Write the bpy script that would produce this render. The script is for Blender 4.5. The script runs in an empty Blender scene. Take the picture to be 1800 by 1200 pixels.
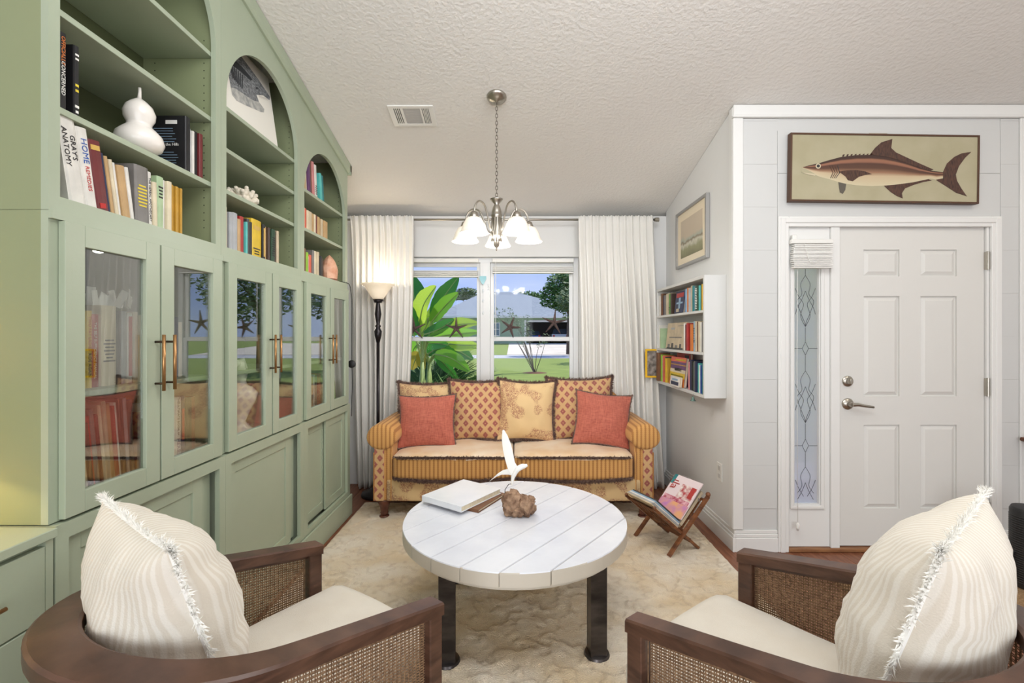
import bpy, bmesh, math, random, mathutils.geometry
from math import sin, cos, pi, sqrt, radians as R
from mathutils import Vector, Matrix, Euler, noise
random.seed(7)
S = bpy.context.scene
COL = S.collection
# ------------------------------------------------------------------ camera, world, lights
cam = bpy.data.objects.new('camera', bpy.data.cameras.new('camera')); COL.objects.link(cam)
cam.location = (0, 0, 1.36); cam.rotation_euler = (pi/2, 0, 0)
cam.data.sensor_width = 36; cam.data.lens = 16.0
cam.data.shift_x = -5/1800; cam.data.shift_y = -12/1800
cam.data.clip_start = 0.05; cam.data.clip_end = 500
S.camera = cam
S.view_settings.view_transform = 'Standard'; S.view_settings.look = 'None'
S.view_settings.exposure = 0.12; S.view_settings.gamma = 1.0
S.view_settings.use_curve_mapping = False

w = bpy.data.worlds.new('world'); S.world = w; w.use_nodes = True
nt = w.node_tree; nt.nodes.clear()
o_ = nt.nodes.new('ShaderNodeOutputWorld'); bg = nt.nodes.new('ShaderNodeBackground')
tc = nt.nodes.new('ShaderNodeTexCoord'); sx = nt.nodes.new('ShaderNodeSeparateXYZ')
rp = nt.nodes.new('ShaderNodeValToRGB'); ns = nt.nodes.new('ShaderNodeTexNoise'); mp = nt.nodes.new('ShaderNodeMapping')
cr = nt.nodes.new('ShaderNodeValToRGB'); mx = nt.nodes.new('ShaderNodeMixRGB')
mp.inputs['Scale'].default_value = (1.5, 1.5, 7); ns.inputs['Scale'].default_value = 2.2; ns.inputs['Detail'].default_value = 5
rp.color_ramp.elements[0].position = 0.0; rp.color_ramp.elements[0].color = (.42, .55, .92, 1)
rp.color_ramp.elements[1].position = 0.45; rp.color_ramp.elements[1].color = (.22, .38, .82, 1)
cr.color_ramp.elements[0].position = .46; cr.color_ramp.elements[0].color = (0, 0, 0, 1)
cr.color_ramp.elements[1].position = .8; cr.color_ramp.elements[1].color = (.45, .45, .45, 1)
L = nt.links
L.new(tc.outputs['Generated'], sx.inputs[0]); L.new(sx.outputs['Z'], rp.inputs[0])
L.new(tc.outputs['Generated'], mp.inputs[0]); L.new(mp.outputs[0], ns.inputs[0]); L.new(ns.outputs[0], cr.inputs[0])
L.new(cr.outputs[0], mx.inputs[0]); L.new(rp.outputs[0], mx.inputs[1]); mx.inputs[2].default_value = (.8, .86, .97, 1)
L.new(mx.outputs[0], bg.inputs[0]); bg.inputs[1].default_value = 1.0; L.new(bg.outputs[0], o_.inputs[0])

def lamp(name, kind, loc, energy, color=(1, 1, 1), size=None, size_y=None, rot=None, target=None, radius=None):
    d = bpy.data.lights.new(name, kind); d.energy = energy; d.color = color
    if kind == 'AREA':
        d.shape = 'RECTANGLE'; d.size = size; d.size_y = size_y or size
    if radius: d.shadow_soft_size = radius
    o = bpy.data.objects.new(name, d); COL.objects.link(o); o.location = loc
    if target is not None:
        v = Vector(target)-Vector(loc); o.rotation_euler = v.to_track_quat('-Z', 'Y').to_euler()
    elif rot: o.rotation_euler = rot
    return o
sun = lamp('sun', 'SUN', (20, 0, 30), 4.6, (1, .96, .88), target=(20-10, -8.0, 30-19)); sun.data.angle = .01
# added fill lamps out of view: two from behind, one overhead toward the alcove
lamp('rear_fill_light', 'AREA', (2.6, -3.3, 1.3), 62, (.9, .95, 1.0), 2.2, 2.2, target=(0, 2.2, 2.5))
lamp('rear_fill_light', 'AREA', (-.5, -3.3, 1.3), 84, (.9, .95, 1.0), 2.0, 2.2, target=(.9, 3, 1.9))
lamp('alcove_fill_light', 'AREA', (.4, .9, 2.95), 36, (.95, .98, 1), 2.0, 1.0, target=(.3, 3.4, 1.1))
lamp('entry_ceiling_light', 'AREA', (2.9, 1.3, 3.1), 9, (1, .9, .74), .5, .5, target=(2.9, 1.4, 0))

# ------------------------------------------------------------------ helpers
def lin(c):
    return tuple(((v/255)/12.92 if v/255 <= .04045 else ((v/255+.055)/1.055)**2.4) for v in c[:3])+(1,)
MATS = {}
def mat(name, c, rough=.6, metal=0, c2=None, nscale=8, nstretch=(1, 1, 1), nlo=.35, nhi=.65, bump=0, bscale=60, bstretch=(1, 1, 1), emit=0, ecol=None, spec=None, coat=0, sheen=0, detail=4):
    if name in MATS: return MATS[name]
    m = bpy.data.materials.new(name); m.use_nodes = True; MATS[name] = m
    n = m.node_tree; b = n.nodes['Principled BSDF']
    b.inputs['Roughness'].default_value = rough; b.inputs['Metallic'].default_value = metal
    b.inputs['Base Color'].default_value = lin(c)
    if spec is not None: b.inputs['Specular IOR Level'].default_value = spec
    if coat: b.inputs['Coat Weight'].default_value = coat; b.inputs['Coat Roughness'].default_value = .15
    if sheen: b.inputs['Sheen Weight'].default_value = sheen
    if emit:
        b.inputs['Emission Color'].default_value = lin(ecol or c); b.inputs['Emission Strength'].default_value = emit
    t = n.nodes.new('ShaderNodeTexCoord')
    if c2:
        mp = n.nodes.new('ShaderNodeMapping'); mp.inputs['Scale'].default_value = nstretch
        nz = n.nodes.new('ShaderNodeTexNoise'); nz.inputs['Scale'].default_value = nscale; nz.inputs['Detail'].default_value = detail
        r = n.nodes.new('ShaderNodeValToRGB')
        r.color_ramp.elements[0].position = nlo; r.color_ramp.elements[0].color = lin(c)
        r.color_ramp.elements[1].position = nhi; r.color_ramp.elements[1].color = lin(c2)
        n.links.new(t.outputs['Object'], mp.inputs[0]); n.links.new(mp.outputs[0], nz.inputs['Vector'])
        n.links.new(nz.outputs[0], r.inputs[0]); n.links.new(r.outputs[0], b.inputs['Base Color'])
    if bump:
        mp = n.nodes.new('ShaderNodeMapping'); mp.inputs['Scale'].default_value = bstretch
        nz = n.nodes.new('ShaderNodeTexNoise'); nz.inputs['Scale'].default_value = bscale; nz.inputs['Detail'].default_value = 3
        bp = n.nodes.new('ShaderNodeBump'); bp.inputs['Strength'].default_value = bump; bp.inputs['Distance'].default_value = .01
        n.links.new(t.outputs['Object'], mp.inputs[0]); n.links.new(mp.outputs[0], nz.inputs['Vector'])
        n.links.new(nz.outputs[0], bp.inputs['Height']); n.links.new(bp.outputs[0], b.inputs['Normal'])
    return m

def glass(name, fac, tint=(1, 1, 1), rough=.0, ref=(1, 1, 1)):
    m = bpy.data.materials.new(name); m.use_nodes = True; n = m.node_tree; n.nodes.clear()
    o = n.nodes.new('ShaderNodeOutputMaterial'); t = n.nodes.new('ShaderNodeBsdfTransparent'); g = n.nodes.new('ShaderNodeBsdfGlossy')
    g.inputs['Roughness'].default_value = rough; g.inputs['Color'].default_value = (*ref, 1); t.inputs['Color'].default_value = (*tint, 1)
    x = n.nodes.new('ShaderNodeMixShader'); f = n.nodes.new('ShaderNodeLayerWeight'); f.inputs[0].default_value = .5; pw = n.nodes.new('ShaderNodeMath'); pw.operation = 'POWER'; pw.inputs[1].default_value = 5
    a = n.nodes.new('ShaderNodeMath'); a.operation = 'ADD'; a.use_clamp = True; a.inputs[1].default_value = fac
    n.links.new(f.outputs['Facing'], pw.inputs[0]); n.links.new(pw.outputs[0], a.inputs[0]); n.links.new(a.outputs[0], x.inputs[0])
    n.links.new(t.outputs[0], x.inputs[1]); n.links.new(g.outputs[0], x.inputs[2]); n.links.new(x.outputs[0], o.inputs[0])
    return m

class MB:
    def __init__(s): s.b = bmesh.new(); s.uv = None
    def vs(s, pts, M=None): return [s.b.verts.new(M @ Vector(p) if M else Vector(p)) for p in pts]
    def face(s, vv):
        try: return s.b.faces.new(vv)
        except ValueError: return None
    def box(s, x0, x1, y0, y1, z0, z1, M=None):
        v = s.vs([(x0, y0, z0), (x1, y0, z0), (x1, y1, z0), (x0, y1, z0), (x0, y0, z1), (x1, y0, z1), (x1, y1, z1), (x0, y1, z1)], M)
        for f in ((0, 3, 2, 1), (4, 5, 6, 7), (0, 1, 5, 4), (1, 2, 6, 5), (2, 3, 7, 6), (3, 0, 4, 7)): s.face([v[i] for i in f])
        return s
    def cbox(s, x0, x1, y0, y1, z0, z1, c=.003, M=None):      # box with chamfered edges
        t = bmesh.new(); bmesh.ops.create_cube(t, size=1)
        for v in t.verts: v.co = Vector(((x0+x1)/2+v.co.x*(x1-x0), (y0+y1)/2+v.co.y*(y1-y0), (z0+z1)/2+v.co.z*(z1-z0)))
        bmesh.ops.bevel(t, geom=t.edges[:], offset=min(c, .45*min(x1-x0, y1-y0, z1-z0)), segments=1, affect='EDGES')
        s.merge(t, M); return s
    def merge(s, t, M=None):
        mp = {v: s.b.verts.new(M @ v.co if M else v.co) for v in t.verts}
        for f in t.faces: s.face([mp[v] for v in f.verts])
        t.free()
    def prism(s, pts, a, b, axis='y', M=None):                # convex/concave 2D outline extruded along an axis
        def P(u, v, w): return {'y': (u, w, v), 'x': (w, u, v), 'z': (u, v, w)}[axis]
        A = s.vs([P(u, v, a) for u, v in pts], M); B = s.vs([P(u, v, b) for u, v in pts], M); n = len(pts)
        f1 = s.face(A); f2 = s.face(B[::-1])
        for i in range(n): s.face([A[i], B[i], B[(i+1) % n], A[(i+1) % n]])
        return s
    def loft(s, rings, caps=True, M=None, closed=True):
        V = [s.vs(r, M) for r in rings]; n = len(V[0])
        for a, b in zip(V, V[1:]):
            for i in range(n if closed else n-1): s.face([a[i], a[(i+1) % n], b[(i+1) % n], b[i]])
        if caps: s.face(V[0][::-1]); s.face(V[-1])
        return V
    def lathe(s, prof, n=20, M=None, caps=True):
        s.loft([[(r*cos(2*pi*k/n), r*sin(2*pi*k/n), z) for k in range(n)] for r, z in prof], caps, M); return s
    def tube(s, pts, r, n=8, M=None):
        pts = [Vector(p) for p in pts]; rings = []
        t0 = (pts[1]-pts[0]).normalized(); u = t0.orthogonal().normalized()
        for i, p in enumerate(pts):
            t = (pts[min(i+1, len(pts)-1)]-pts[max(i-1, 0)]).normalized()
            u = (u-t*u.dot(t)).normalized(); v = t.cross(u); rr = r[i] if isinstance(r, (list, tuple)) else r
            rings.append([p+(u*cos(2*pi*k/n)+v*sin(2*pi*k/n))*rr for k in range(n)])
        s.loft(rings, True, M); return s
    def bar(s, p, q, wx, wy=None, M=None, up=(0, 0, 1)):      # rectangular bar from p to q
        p, q = Vector(p), Vector(q); t = (q-p).normalized(); wy = wy or wx
        u = t.cross(Vector(up)); u = u.normalized() if u.length > 1e-4 else Vector((1, 0, 0)); v = t.cross(u)
        r = lambda c: [c+u*wx/2*a+v*wy/2*b for a, b in ((-1, -1), (1, -1), (1, 1), (-1, 1))]
        s.loft([r(p), r(q)], True, M); return s
    def sphere(s, c, r, n=12, sc=(1, 1, 1), M=None):
        m = n//2; s.lathe([(max(1e-4, r*sin(pi*i/m))*1, -r*cos(pi*i/m)) for i in range(m+1)], n, (M or Matrix())@Matrix.Translation(c)@Matrix.Diagonal((*sc, 1))); return s
    def obj(s, name, m, parent=None, smooth=False, local=False, auto=None):
        me = bpy.data.meshes.new(name); bmesh.ops.recalc_face_normals(s.b, faces=s.b.faces)
        s.b.to_mesh(me); s.b.free()
        me.materials.append(m)
        o = bpy.data.objects.new(name, me); COL.objects.link(o)
        if parent is not None:
            o.parent = parent
            if not local: me.transform(WM[parent.name].inverted())
            WM[o.name] = WM[parent.name]
        else: WM[o.name] = Matrix()
        if smooth: me.shade_smooth() if hasattr(me, 'shade_smooth') else [setattr(p, 'use_smooth', True) for p in me.polygons]
        if auto:
            me.shade_smooth(); 
            me.set_sharp_from_angle(angle=R(auto))
        return o
WM = {}
def thing(name, label, cat, loc=(0, 0, 0), rz=0, group=None):
    o = bpy.data.objects.new(name, None); COL.objects.link(o); o.location = loc; o.rotation_euler = (0, 0, rz)
    o.empty_display_size = .1
    WM[o.name] = Matrix.Translation(loc) @ Matrix.Rotation(rz, 4, 'Z')
    return tag(o, label, cat, group)
def tag(o, label, cat, group=None):
    o['label'] = label; o['category'] = cat
    if group: o['group'] = group
    return o
def recenter(o):                                             # top-level single mesh: put its origin at its base
    vs = [v.co for v in o.data.vertices]
    c = Vector(((min(v.x for v in vs)+max(v.x for v in vs))/2, (min(v.y for v in vs)+max(v.y for v in vs))/2, min(v.z for v in vs)))
    o.data.transform(Matrix.Translation(-c)); o.location = c; WM[o.name] = Matrix.Translation(c); return o
def struct(o): o['kind'] = 'structure'; return o
def copy_tree(o, parent=None):
    c = o.copy(); COL.objects.link(c)
    if parent: c.parent = parent
    for ch in list(o.children): copy_tree(ch, c)
    return c
def text(s, size, m, parent, M, name='lettering', extrude=.0004, align='CENTER'):
    cu = bpy.data.curves.new('t', 'FONT'); cu.body = s; cu.size = size; cu.align_x = align; cu.align_y = 'CENTER'; cu.extrude = extrude; cu.resolution_u = 2
    t = bpy.data.objects.new('t', cu); COL.objects.link(t)
    dg = bpy.context.evaluated_depsgraph_get(); dg.update()
    me = bpy.data.meshes.new_from_object(t.evaluated_get(dg)); bpy.data.objects.remove(t); bpy.data.curves.remove(cu)
    me.transform(M); me.materials.clear(); me.materials.append(m); me.name = name
    o = bpy.data.objects.new(name, me); COL.objects.link(o); o.parent = parent; return o
def at(px, py, Y):            # photo measurement -> world, on a plane facing the camera
    return Vector(((px-905)*Y/800, Y, 1.36+(588-py)*Y/800))
def atx(px, py, X):           # photo measurement -> world, on a plane parallel to the side walls
    Y = 800*X/(px-905); return Vector((X, Y, 1.36+(588-py)*Y/800))
def ceil(Y): return 2.48+.25*(4.15-Y) if Y > .2 else 3.4675

# ------------------------------------------------------------------ materials
PLASTER = mat('wall plaster', (226, 225, 223), .85, bump=.06, bscale=90)
CEIL = mat('ceiling texture', (232, 229, 224), .9, bump=.45, bscale=50)
TRIM = mat('white trim paint', (228, 227, 224), .45)
SHIP = mat('white wall boards', (206, 206, 204), .6)
GREEN = mat('sage paint', (168, 178, 156), .42, c2=(164, 174, 151), nscale=3, bump=.03, bscale=120)
GREEN_IN_SHADE = mat('sage interior in shade', (92, 99, 68), .6)  # back panels: same sage, with the cabinets' inner shade put into the colour
GREEN_SIDE_SHADE = mat('sage side panel in shade', (140, 148, 112), .55)  # side panels: sage darkened, interior shade put into the colour
FLOORW = mat('reddish floor wood', (142, 92, 66), .4, c2=(112, 66, 44), nscale=6, nstretch=(8, .8, 1), detail=6)
WALNUT = mat('walnut', (98, 68, 53), .34, c2=(66, 43, 33), nscale=9, nstretch=(1, 1, 5), detail=7, bump=.03, bscale=40)
WHITE = mat('white plastic', (232, 230, 225), .4)
DARKM = mat('dark bronze metal', (48, 44, 46), .32, .7)
NICKEL = mat('brushed nickel', (176, 170, 160), .3, 1)
BRASS = mat('antique brass', (170, 128, 84), .34, .9)
CREAMF = mat('cream linen', (226, 219, 206), .95, c2=(216, 207, 192), nscale=5, bump=.18, bscale=350, sheen=.2)
CURTAIN = mat('white curtain cloth', (232, 229, 223), .9, bump=.05, bscale=300)
CANE = mat('cane strands', (164, 132, 100), .7, c2=(118, 90, 66), nscale=120)
FRINGE = mat('mauve brown fringe', (132, 104, 90), .9, c2=(92, 70, 66), nscale=60)
WFRINGE = mat('white frayed trim', (252, 250, 244), .95)
BLACK = mat('black plastic', (26, 25, 26), .5)
PAGES = mat('book pages', (226, 215, 190), .9, c2=(205, 190, 160), nscale=40, nstretch=(20, 1, 1))
WGLASS = glass('window glass', .004)
CGLASS = glass('cabinet glass', .17, (.9, .92, .9))

def pattern(name, base, spots, kind):
    m = bpy.data.materials.new(name); m.use_nodes = True; n = m.node_tree; b = n.nodes['Principled BSDF']
    b.inputs['Roughness'].default_value = .85; b.inputs['Sheen Weight'].default_value = .15
    t = n.nodes.new('ShaderNodeTexCoord'); s = n.nodes.new('ShaderNodeSeparateXYZ'); n.links.new(t.outputs['Object'], s.inputs[0])
    def m2(op, a, c=None, d=None):
        k = n.nodes.new('ShaderNodeMath'); k.operation = op
        for i, v in enumerate((a, c, d)):
            if v is None: continue
            if isinstance(v, (int, float)): k.inputs[i].default_value = v
            else: n.links.new(v, k.inputs[i])
        return k.outputs[0]
    def ramp(v, st):
        r = n.nodes.new('ShaderNodeValToRGB'); e = r.color_ramp.elements
        while len(e) < len(st): e.new(.5)
        for i, (p, c) in enumerate(st): e[i].position = p; e[i].color = lin(c)
        n.links.new(v, r.inputs[0]); return r.outputs[0]
    if kind == 'diamond':
        p = .078
        a = m2('FRACT', m2('ADD', m2('MULTIPLY', s.outputs['X'], 1/p), m2('MULTIPLY', s.outputs['Z'], .85/p)))
        c = m2('FRACT', m2('SUBTRACT', m2('MULTIPLY', s.outputs['X'], 1/p), m2('MULTIPLY', s.outputs['Z'], .85/p)))
        d = m2('MAXIMUM', m2('ABSOLUTE', m2('SUBTRACT', a, .5)), m2('ABSOLUTE', m2('SUBTRACT', c, .5)))
        nz = n.nodes.new('ShaderNodeTexNoise'); nz.inputs['Scale'].default_value = 130; n.links.new(t.outputs['Object'], nz.inputs[0])
        d = m2('ADD', d, m2('MULTIPLY', m2('SUBTRACT', nz.outputs[0], .5), .18))
        col = ramp(d, [(.03, base), (.06, spots), (.25, spots), (.32, base)])
    elif kind == 'stripe':
        a = m2('FRACT', m2('MULTIPLY', s.outputs['X'], 1/.03))
        d = m2('ABSOLUTE', m2('SUBTRACT', a, .5))
        z = m2('SINE', m2('MULTIPLY', s.outputs['Z'], 420))
        d = m2('ADD', d, m2('MULTIPLY', z, .03))
        col = ramp(d, [(.0, base), (.24, base), (.36, spots), (.5, spots)])
    elif kind == 'ticking':
        a = m2('FRACT', m2('MULTIPLY', s.outputs['X'], 1/.016)); d = m2('ABSOLUTE', m2('SUBTRACT', a, .5))
        col = ramp(d, [(.18, base), (.3, spots)])
    elif kind == 'slub':
        mp = n.nodes.new('ShaderNodeMapping'); mp.inputs['Scale'].default_value = (30, 30, 220)
        mq = n.nodes.new('ShaderNodeMapping'); mq.inputs['Scale'].default_value = (220, 30, 20)
        o = []
        for q in (mp, mq):
            nz = n.nodes.new('ShaderNodeTexNoise'); nz.inputs['Scale'].default_value = 1; n.links.new(t.outputs['Object'], q.inputs[0]); n.links.new(q.outputs[0], nz.inputs[0]); o.append(nz.outputs[0])
        col = ramp(m2('MULTIPLY', m2('ADD', o[0], o[1]), .5), [(.36, spots), (.6, base)])
    else:  # floral
        nz = n.nodes.new('ShaderNodeTexNoise'); nz.inputs['Scale'].default_value = 60; nz.inputs['Detail'].default_value = 4; nz.inputs['Distortion'].default_value = 1.5
        n2 = n.nodes.new('ShaderNodeTexNoise'); n2.inputs['Scale'].default_value = 9; n2.inputs['Detail'].default_value = 0
        n.links.new(t.outputs['Object'], nz.inputs[0]); n.links.new(t.outputs['Object'], n2.inputs[0])
        l = m2('ABSOLUTE', m2('SUBTRACT', nz.outputs[0], .5))
        k = m2('ADD', m2('MULTIPLY', l, 9), m2('MULTIPLY', m2('MAXIMUM', m2('SUBTRACT', .55, n2.outputs[0]), 0.0), 9))
        col = ramp(k, [(.1, spots), (.75, base)])
    n.links.new(col, b.inputs['Base Color'])
    nz = n.nodes.new('ShaderNodeTexNoise'); nz.inputs['Scale'].default_value = 260; bp = n.nodes.new('ShaderNodeBump'); bp.inputs['Strength'].default_value = .25; bp.inputs['Distance'].default_value = .004
    n.links.new(t.outputs['Object'], nz.inputs[0]); n.links.new(nz.outputs[0], bp.inputs['Height']); n.links.new(bp.outputs[0], b.inputs['Normal'])
    return m
F_DIAMOND = pattern('tan cloth with red diamonds', (202, 162, 114), (154, 86, 78), 'diamond')
F_STRIPE = pattern('gold ribbed stripe', (208, 156, 90), (168, 114, 60), 'stripe')
F_FLORAL = pattern('tan brocade with faded flowers', (222, 190, 140), (160, 100, 80), 'floral')
F_RED = pattern('coral red slub', (192, 108, 88), (158, 78, 64), 'slub')
F_TICK = pattern('cream stripe ticking', (238, 232, 220), (227, 218, 202), 'ticking')
F_SEAT = mat('pale gold satin window lit', (236, 218, 194), .5, c2=(224, 190, 148), nscale=5, sheen=.3)  # cushion tops: brightness from the window put into the colour

# ------------------------------------------------------------------ room shell
XL, XR, YB, YD = -1.6, 1.38, 4.15, 2.86
m = MB(); m.box(XL-.15, 4.55, -4.15, 4.3, -.12, -.012); floor = struct(m.obj('floor', FLOORW))
# floor boards, laid along the room
pm = MB(); pm.cbox(0, .1235, 0, 1.198, -.012, 0, .0015); board = pm.obj('floor_board', FLOORW, floor)
first = True
for i in range(41):
    x = -1.6+i*.125; ye_ = 4.149 if x < XR-.01 else YD-.001; cuts = [.6]+[c for c in [.1+(i*.47) % 1.2+k*1.2 for k in range(5)] if .75 < c < ye_-.15]+[ye_]
    for a_, b_ in zip(cuts, cuts[1:]):
        b = board if first else board.copy()
        if not first: COL.objects.link(b)
        first = False; b.location = (x, a_, 0); b.scale = (1, (b_-a_-.002)/1.198, 1)
# ceiling: sloping part, then flat over the living room
m = MB(); m.prism([(4.3, ceil(4.3)), (.2, ceil(.2)), (-4.15, 3.4675), (-4.15, 3.6), (.2, 3.6), (4.3, ceil(4.3)+.13)], XL-.15, 4.55, 'x'); struct(m.obj('ceiling', CEIL))
T = .003
# back wall with the window opening
WX0, WX1, WZ0, WZ1 = -1.13, .585, .60, 2.07
m = MB(); zt = ceil(YB)-T
m.box(XL, WX0, YB, 4.3, 0, ceil(4.3)-T); m.box(WX1, XR+.14, YB, 4.3, 0, ceil(4.3)-T); m.box(WX0, WX1, YB, 4.3, 0, WZ0); m.box(WX0, WX1, YB, 4.3, WZ1, ceil(4.3)-T)
struct(m.obj('wall_back', PLASTER))
m = MB(); m.prism([(-4.0, 0), (4.3, 0), (4.3, ceil(4.3)-T), (.2, ceil(.2)-T), (-4.0, 3.46)], XL-.15, XL, 'x'); struct(m.obj('wall_left', PLASTER))
m = MB(); m.prism([(YD+.06, 0), (YB, 0), (YB, ceil(YB)-T), (YD+.06, ceil(YD+.06)-T)], XR, XR+.14, 'x'); struct(m.obj('wall_right', PLASTER))
# entry wall with openings for the door unit
DX0, DX1, DZ = at(1384, 0, YD).x, at(1738, 0, YD).x, 2.055
m = MB(); zc = ceil(YD+.06)-T
m.box(XR, DX0, YD, YD+.06, 0, zc); m.box(DX1, 4.4, YD, YD+.06, 0, zc); m.box(DX0, DX1, YD, YD+.06, DZ, zc); struct(m.obj('wall_entry', SHIP))
m = MB(); m.box(4.4, 4.55, -4.0, YD+.06, 0, 2.76); m.prism([(-4.0, 2.76), (YD+.06, 2.76), (.2, ceil(.2)-T), (-4.0, 3.46)], 4.4, 4.55, 'x'); struct(m.obj('wall_far_right', PLASTER))
m = MB(); m.box(XL-.15, 4.55, -4.15, -4.0, 0, 3.46); struct(m.obj('wall_rear', PLASTER))

m = MB(); m.prism([(4.301, 2.36), (5.4, 2.2), (5.4, 2.32), (4.301, 2.5)], -3, 2.0, 'x'); struct(m.obj('sun_block_eave', TRIM))  # unseen overhang, added and sized to keep the sun off the window
m = MB(); m.box(1.53, 4.55, 3.01, 4.9, -.12, -.02); struct(m.obj('porch_floor', mat('porch concrete', (220, 214, 204), .9)))
# trims on the entry wall
def trim(name, m, mt=TRIM): return struct(m.obj(name, mt))
m = MB(); m.cbox(XR-.012, 4.4, YD-.016, YD, 2.728, 2.798, .004); m.cbox(XR-.02, 4.4, YD-.026, YD, 2.716, 2.73, .003); trim('trim_1', m)
m = MB(); m.cbox(XR-.014, XR+.05, YD-.014, YD, .14, 2.716, .003); m.cbox(XR-.014, XR, YD, YD+.045, .14, 2.79, .003); trim('trim_2', m)
# door casing
cx0, cx1 = at(1366, 0, YD).x, at(1757, 0, YD).x; czt = at(0, 381, YD).z
m = MB()
for k, (a, d) in enumerate(((0, .018), (.012, .024), (.05, .015))):
    e = (.065, .03, .014)[k]
    m.cbox(cx0+a, cx0+a+e, YD-d, YD, 0, czt-a, .003); m.cbox(cx1-a-e, cx1-a, YD-d, YD, 0, czt-a, .003)
    m.cbox(cx0+a+e, cx1-a-e, YD-d+.0005, YD, czt-a-e, czt-a, .003)
trim('trim_3', m)
m = MB(); xx = at(1790, 0, YD).x; m.cbox(xx, xx+.06, YD-.014, YD, .14, 2.716, .003); trim('trim_4', m)
# shiplap grooves read as thin raised boards on the entry wall
wb = thing('wall_boarding', 'white painted horizontal boards lining the wall around the front door', 'wall boards', (XR, YD, 0))
for z0 in [i*.27 for i in range(1, 11)]:
    for a, b in ((XR+.052, cx0-.002), (cx1+.002, xx-.002)):
        if z0 < .14: continue
        m = MB(); z1 = min(z0+.2694, 2.714); m.cbox(a, b, YD-.0045, YD, z0+.0, z1, .0004); m.obj('board', SHIP, wb)
for z0 in (czt+.002, czt+.272):
    m = MB(); m.cbox(cx0, cx1, YD-.0045, YD, z0, min(z0+.2685, 2.714), .001); m.obj('board', SHIP, wb)
# baseboards
def baseboard(name, pts, h=.135):
    m = MB()
    for (x0, y0, x1, y1, nx, ny) in pts:
        for zz0, zz1, t in ((0, .09, .018), (.09, .112, .014), (.112, h, .009)):
            m.cbox(min(x0, x1, x0+nx*t, x1+nx*t), max(x0, x1, x0+nx*t, x1+nx*t), min(y0, y1, y0+ny*t, y1+ny*t), max(y0, y1, y0+ny*t, y1+ny*t), zz0, zz1, .003)
    return struct(m.obj(name, TRIM))
baseboard('baseboard_right', [(XR, YD-.018, XR, YB, -1, 0)])
baseboard('baseboard_entry', [(XR, YD, cx0-.001, YD, 0, -1), (cx1+.001, YD, 4.4, YD, 0, -1)])
baseboard('baseboard_back', [(-1.2, YB, XR-.02, YB, 0, -1)])

# ------------------------------------------------------------------ front door and side window
def local_frame(loc): return loc
dx0, dx1 = at(1476, 0, YD).x, at(1733, 0, YD).x; dz1 = at(0, 398, YD).z; dz0 = .03
yf = YD+.012
DOORW = mat('door white paint', (218, 216, 211), .42, bump=.04, bscale=30, bstretch=(6, 6, 1))
door = struct(MB().obj('door_1', DOORW)); bpy.data.objects.remove(door)
m = MB()
# slab with six recessed fields
cols = [(at(1520.5, 0, YD).x, at(1584, 0, YD).x), (at(1621, 0, YD).x, at(1685, 0, YD).x)]
rows = [(at(0, 485, YD).z, at(0, 438, YD).z), (at(0, 697, YD).z, at(0, 520, YD).z), (at(0, 895, YD).z, at(0, 747, YD).z)]
xs = [dx0, cols[0][0], cols[0][1], cols[1][0], cols[1][1], dx1]; zs = [dz0]+[z for r_ in rows[::-1] for z in r_]+[dz1]
for i in range(5):
    for j in range(7):
        rec = .012 if (i in (1, 3) and j in (1, 3, 5)) else 0
        m.box(xs[i], xs[i+1], yf+rec, yf+.04, zs[j], zs[j+1])
door = struct(m.obj('door_1', DOORW))
for (a, b) in cols:
    for (z0, z1) in rows:
        m = MB(); e = .03
        r0 = [(a+.006, yf+.012, z0+.006), (b-.006, yf+.012, z0+.006), (b-.006, yf+.012, z1-.006), (a+.006, yf+.012, z1-.006)]
        r1 = [(a+e, yf+.001, z0+e), (b-e, yf+.001, z0+e), (b-e, yf+.001, z1-e), (a+e, yf+.001, z1-e)]
        m.loft([r0, r1]); m.obj('raised_panel', DOORW, door)
m = MB(); c = at(1492, 670, YD); My = Matrix.Translation((c.x, yf, c.z)) @ Matrix.Rotation(pi/2, 4, 'X')
m.lathe([(.034, 0), (.034, .006), (.028, .012), (.02, .014), (.018, .022)], 20, My); m.cbox(-.004, .004, -.017, .017, .022, .034, .002, My); m.obj('deadbolt', NICKEL, door, auto=40)
m = MB(); c = at(1492, 710, YD); My = Matrix.Translation((c.x, yf, c.z)) @ Matrix.Rotation(pi/2, 4, 'X')
m.lathe([(.036, 0), (.036, .006), (.03, .013), (.016, .018), (.013, .045)], 20, My)
m.tube([(c.x, yf-.045, c.z), (c.x+.03, yf-.05, c.z+.002), (c.x+.07, yf-.05, c.z-.006), (c.x+.13, yf-.047, c.z-.014)], [.012, .011, .009, .007], 8); m.obj('lever_handle', NICKEL, door, auto=40)
for y in (458, 680, 896):
    c = at(1737, y, YD); m = MB(); m.cbox(dx1-.002, dx1+.026, YD-.006, YD+.012, c.z-.055, c.z+.055, .002)
    m.lathe([(.007, -.058), (.007, .058)], 8, Matrix.Translation((dx1+.004, YD-.008, c.z))); m.obj('hinge', NICKEL, door)
# jambs + sill
m = MB(); jx = at(1460, 0, YD).x
m.box(DX0, at(1384, 0, YD).x+.001, YD, YD+.06, 0, DZ)
m.box(jx, dx0-.004, YD-.006, YD+.06, 0, DZ-.002); m.box(dx1+.004, DX1, YD-.001, YD+.06, 0, DZ-.002); m.box(DX0, DX1, YD+.001, YD+.06, dz1+.004, DZ-.001)
trim('trim_5', m)
m = MB(); m.cbox(DX0, DX1, YD-.02, YD+.06, 0.001, .024, .004); struct(m.obj('threshold', mat('oak threshold', (150, 104, 66), .5, c2=(120, 78, 48), nscale=10, nstretch=(1, 8, 1))))
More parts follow.
